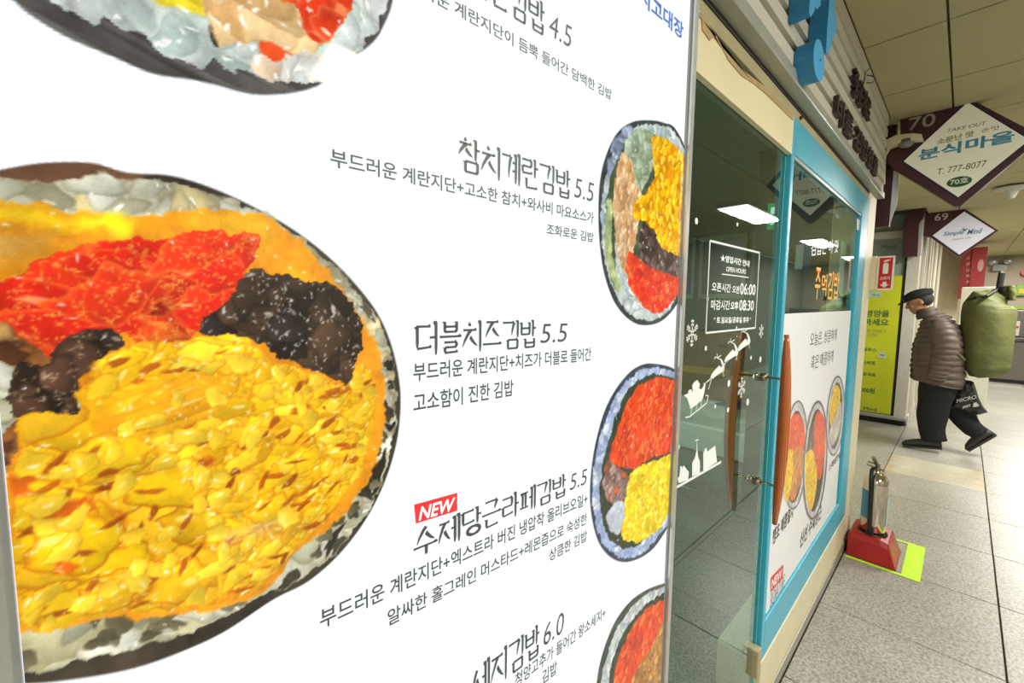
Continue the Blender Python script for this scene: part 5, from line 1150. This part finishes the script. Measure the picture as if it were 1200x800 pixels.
bpy.context.view_layer.update(); ev = body.evaluated_get(bpy.context.evaluated_depsgraph_get()); nm_ = bpy.data.meshes.new_from_object(ev); body.modifiers.clear(); body.data = nm_
bmx = bmesh.new(); bmx.from_mesh(nm_); seen = set(); isl_ = []
for v0 in bmx.verts:
    if v0 in seen: continue
    st_ = [v0]; seen.add(v0); cur = []
    while st_:
        v1 = st_.pop(); cur.append(v1)
        for e_ in v1.link_edges:
            v2 = e_.other_vert(v1)
            if v2 not in seen: seen.add(v2); st_.append(v2)
    isl_.append(cur)
isl_.sort(key=len)
bmesh.ops.delete(bmx, geom=[v_i for c_i in isl_[:-1] for v_i in c_i], context='VERTS'); bmx.to_mesh(nm_); bmx.free()
nm_.polygons.foreach_set('use_smooth', [True]*len(nm_.polygons))
def isl(nm, c, r, m, seg=12):
    b2 = bmesh.new(); bmesh.ops.create_uvsphere(b2, u_segments=seg, v_segments=seg//2, radius=1, matrix=Matrix.Translation(Vector(c)-org)@RT@Matrix.Diagonal((*r, 1)))
    me = bpy.data.meshes.new(nm); b2.to_mesh(me); b2.free(); me.materials.append(m); o = bpy.data.objects.new(nm, me); link(o, man, tuple(org)); return o
for s_ in (-1, 1): isl('eye', hpnt(-.080, s_*.031, .004), (.009, .013, .007), mat('eye_dark', (40, 30, 26), .3))
M_hair = mat('grey_black_hair', (46, 42, 40), .8, 0, 0, None, .25, 120)
isl('hair', hpnt(.030, 0, .008), (.080, .078, .074), M_hair, 24)
# flat cap
M_cap = mat('black_cap', (28, 28, 30), .85, 0, 0, None, .15, 60)
cp = isl('cap', hpnt(.008, 0, .062), (.118, .090, .058), M_cap, 28)
br = G(); pts = []
for k in range(9):
    a = -PI/2+PI*k/8; pts.append(hpnt(-.075-.085*math.cos(a), .075*math.sin(a), .030-.012*math.cos(a)))
br.prism(pts, RT@Vector((0, 0, .014))); br.mk('cap_brim', M_cap, man)
isl('cap_button', hpnt(.105, 0, .075), (.022, .03, .02), M_cap)

# quilted jacket: lofted torso and sleeves with padded rows
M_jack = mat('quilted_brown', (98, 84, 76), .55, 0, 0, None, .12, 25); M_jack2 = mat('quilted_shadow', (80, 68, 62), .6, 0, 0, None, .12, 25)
def loft(name, secs, mtl, parent, n=28, rows=0, amp=.008, per=8, close=True, folds=0):
    """secs: (centre, rx, ry) stations; padded rows follow the stations"""
    C_ = [np.array(s_[0], float) for s_ in secs]; V = []; m_ = []
    for i in range(len(secs)-1):
        for k in range(per): m_.append((i, k/per))
    m_.append((len(secs)-2, 1.0)); tot = len(m_)
    prev = None
    for idx, (i, t) in enumerate(m_):
        a, b = secs[i], secs[i+1]; c0, c1 = C_[i], C_[i+1]
        cm = C_[i-1] if i > 0 else c0-(c1-c0); cn_ = C_[i+2] if i+2 < len(C_) else c1+(c1-c0)
        p = .5*((2*c0)+(c1-cm)*t+(2*cm-5*c0+4*c1-cn_)*t*t+(3*c0-cm-3*c1+cn_)*t**3)
        tt = t*t*(3-2*t); rx = a[1]*(1-tt)+b[1]*tt; ry = a[2]*(1-tt)+b[2]*tt
        d = (c1-c0)*(1-t)+(cn_-c0)*.5*t if i+2 < len(C_) else c1-c0; d = d/np.linalg.norm(d)
        ex = np.cross([0, 1.0, 0], d); ex = ex/np.linalg.norm(ex); ey = np.cross(d, ex)
        u_ = idx/(tot-1)
        for k in range(n):
            ang = 2*PI*k/n
            q = 1
            if rows: q += amp/rx*(abs(math.sin(PI*rows*u_+.25*math.sin(3*ang+i)))**.6-.5)*(1+.3*math.sin(5*ang+idx))
            if folds: q += folds*math.sin(4*ang+2.2*u_*6)*.5+folds*math.sin(7*ang-5*u_)*.4
            V.append(p+q*(rx*math.cos(ang)*ex+ry*math.sin(ang)*ey))
    F = [(i*n+k, i*n+(k+1) % n, (i+1)*n+(k+1) % n, (i+1)*n+k) for i in range(tot-1) for k in range(n)]
    F += [tuple(range(n))[::-1], tuple(range((tot-1)*n, tot*n))]
    return mk(name, V, F, mtl, parent, smooth=True)
loft('jacket', [(mp(1094, 368), .065, .085), (mp(1097, 376), .115, .17), (mp(1100, 388), .15, .20), (mp(1101, 402), .170, .205), (mp(1100, 418), .180, .205), (mp(1100, 432), .180, .205), (mp(1100, 447), .178, .20), (mp(1099, 450), .155, .175)], M_jack, man, 40, 15, .016, 14)
loft('sleeve', [(mp(1099, 376, -.13), .05, .05), (mp(1103, 386, -.19), .085, .075), (mp(1108, 404, -.215), .088, .07), (mp(1106, 420, -.22), .080, .066), (mp(1100, 435, -.22), .068, .06), (mp(1097, 445, -.215), .056, .05)], M_jack, man, 30, 13, .013, 14)
loft('sleeve', [(mp(1095, 376, .13), .05, .05), (mp(1090, 388, .17), .085, .075), (mp(1083, 405, .18), .085, .07), (mp(1079, 425, .16), .075, .06), (mp(1075, 444, .15), .055, .05)], M_jack2, man, 30, 13, .013, 14)
loft('collar', [(mp(1088, 372), .085, .085), (mp(1086, 366), .082, .08), (mp(1084, 361), .07, .07)], M_jack2, man, 26, 2, .006, 6)
M_trou = mat('black_trousers', (26, 25, 26), .9, 0, 0, None, .2, 20)
loft('trouser_leg', [(mp(1101, 440, -.06), .135, .13), (mp(1098, 456, -.07), .135, .115), (mp(1093, 480, -.07), .115, .10), (mp(1092, 502, -.07), .098, .085), (mp(1095, 516, -.07), .092, .075)], M_trou, man, 24, 0, 0, 8, folds=.05)
loft('trouser_leg', [(mp(1106, 440, .07), .13, .13), (mp(1112, 458, .08), .12, .11), (mp(1124, 482, .07), .095, .095), (mp(1138, 500, .05), .080, .08), (mp(1149, 508, .05), .072, .07)], M_trou, man, 24, 0, 0, 8, folds=.05)
M_shoe = mat('dark_grey_shoe', (50, 50, 52), .6)
def shoe(heel, toe, dy, up=0):
    a = np.array(mp(*heel, dy)); b = np.array(mp(*toe, dy)); d = b-a; n = np.cross([0, 1, 0], d); n /= np.linalg.norm(n); n = n if n[2] > 0 else -n
    secs = [(0, .036, .030), (.12, .046, .048), (.3, .044, .046), (.5, .040, .040), (.72, .050, .034), (.9, .044, .026), (1.0, .018, .014)]
    V = []; F = []; k_ = 14
    for t, wy, hz in secs:
        for j in range(k_):
            an = 2*PI*j/k_; zz = hz*(1+math.sin(an)) if math.sin(an) > 0 else hz*(1+.9*math.sin(an)*1.0)
            V.append(a+d*t+np.array([0, wy*math.cos(an), 0])+n*zz)
    for i in range(len(secs)-1): F += [(i*k_+j, i*k_+(j+1) % k_, (i+1)*k_+(j+1) % k_, (i+1)*k_+j) for j in range(k_)]
    F += [tuple(range(k_))[::-1], tuple(range((len(secs)-1)*k_, len(secs)*k_))]
    s_ = mk('shoe', V, F, M_shoe, man, smooth=True)
    g = G().obox(a-np.array([0, .044, 0])-n*.008, d*.97, (0, .088, 0), n*.016).mk('sole', mat('shoe_sole', (60, 58, 56), .7), s_)
    return s_
hz = WZ(1104, 527, .01)
shoe((1104, 525), (1057, 521), -.07); shoe((1167, 509), (1134, 528), .05)

# sack carried on the back
M_sack = mat('olive_sack', (100, 104, 58), .65, 0, 0, None, .12, 8, .5, bscale=25)
sk_ = thing('green_sack', 'large olive green drawstring sack carried on the back of the walking person', 'sack', mp(1158, 440))
def sack():
    secs = [((1158, 441), .12), ((1157, 438), .20), ((1156, 428), .25), ((1156, 410), .275), ((1157, 390), .285), ((1158, 370), .285), ((1158, 360), .275), ((1160, 352), .24), ((1167, 346), .15), ((1173, 340), .06)]
    return loft('sack_body', [(mp(*p, .02), r*.60, r*.66) for p, r in secs], M_sack, sk_, 40, 0, 0, 8, folds=.035)
sack()
G().tube([mp(1133, 352, -.14), mp(1145, 348, -.2), mp(1156, 347, -.2), mp(1166, 341, -.1), mp(1170, 337, 0)], [.006, .012, .014, .014, .01], 8).mk('drawstring', M_black, sk_)
loft('gathered_neck', [(mp(1180, 349, .0), .035, .05), (mp(1180, 343, .0), .055, .07), (mp(1179, 335, .0), .062, .08)], mat('dark_lining', (52, 50, 40), .8), sk_, 20, 0, 0, 5, folds=.12)
loft('flap', [(mp(1186, 352, -.02), .02, .05), (mp(1185.5, 342, -.02), .03, .07), (mp(1184, 335, -.02), .03, .07)], M_sack, sk_, 16, 0, 0, 5, folds=.1)
um = thing('umbrella', 'black handled rod with silver tip sticking up out of the sack', 'umbrella', mp(1171, 338, .03))
G().tube([mp(1171, 338, .03), mp(1172, 331, .03), mp(1174, 320, .03)], .022, 10).mk('handle', M_black, um); G().tube([mp(1174, 320, .03), mp(1174.4, 317.5, .03)], .024, 10).mk('tip', M_chrome, um)
# sling strap
G().tube([mp(1099, 373, -.10), mp(1108, 380, -.21), mp(1113, 392, -.23), mp(1118, 410, -.23), mp(1130, 422, -.2)], .011, 8).mk('shoulder_strap', mat('olive_strap', (84, 84, 56), .8), sk_)
# plastic bag
pb = thing('carrier_bag', 'black shiny plastic carrier bag with white lettering hanging behind the person', 'bag', mp(1140, 486))
M_pb = mat('black_polythene', (30, 32, 32), .28, 0, 0, None, .2, 30, .6, bscale=30)
pl_ = [(1122, 447), (1131, 443), (1141, 447), (1144, 456), (1147, 466), (1152, 476), (1158, 483), (1148, 486), (1134, 486), (1122, 482), (1113, 478), (1114, 462)]
YBG = .02
def bagm():
    ctr = (1134, 466); n = len(pl_); V = []; F = []
    rings = [1.0, .96, .75, .4]; dep = [0, .035, .075, .09]
    for s_ in (-1, 1):
        base = len(V)
        for r, d in zip(rings, dep):
            for (x, y) in pl_: V.append(mp(ctr[0]+(x-ctr[0])*r, ctr[1]+(y-ctr[1])*r, YBG+s_*d+random.uniform(-.006, .006)*(r < 1)))
        V.append(mp(*ctr, YBG+s_*.092))
        for i in range(3): F += [((base+i*n+k, base+i*n+(k+1) % n, base+(i+1)*n+(k+1) % n, base+(i+1)*n+k)) for k in range(n)]
        F += [(base+3*n+k, base+3*n+(k+1) % n, base+4*n) for k in range(n)]
    return V, F
V, F = bagm(); mk('bag_body', [tuple(v) for v in V], F, M_pb, pb)
G().tube([mp(1131, 445, YBG), mp(1118, 444, YBG), mp(1106, 447, YBG)], .008, 6).mk('bag_handle', M_pb, pb)
def bgt(txt, a, b, h, bold=.02, d=-.095):
    P = mp(*a, YBG+d); Q = mp(*b, YBG+d); T = mp(a[0], a[1]-h, YBG+d)
    text_on('bag_lettering', txt, P, (1, 0, 0), (0, 0, 1), (0, -1, 0), T.z-P.z, Q.x-P.x, mat('bag_white', (200, 200, 200), .5), pb, bold=bold, slope=(Q.z-P.z)/(Q.x-P.x))
bgt('MICRO', (1121, 472), (1144, 467), 4.5, .01, -.094); bgt('SPORTS', (1128, 479), (1137, 476), 3, .04, -.094)
G().prism([mp(x, y, YBG-.094) for x, y in [(1140, 477), (1141, 472), (1144, 471), (1147, 474), (1147, 476)]], (0, -.001, 0)).mk('bag_mark', MATS['bag_white'], pb)
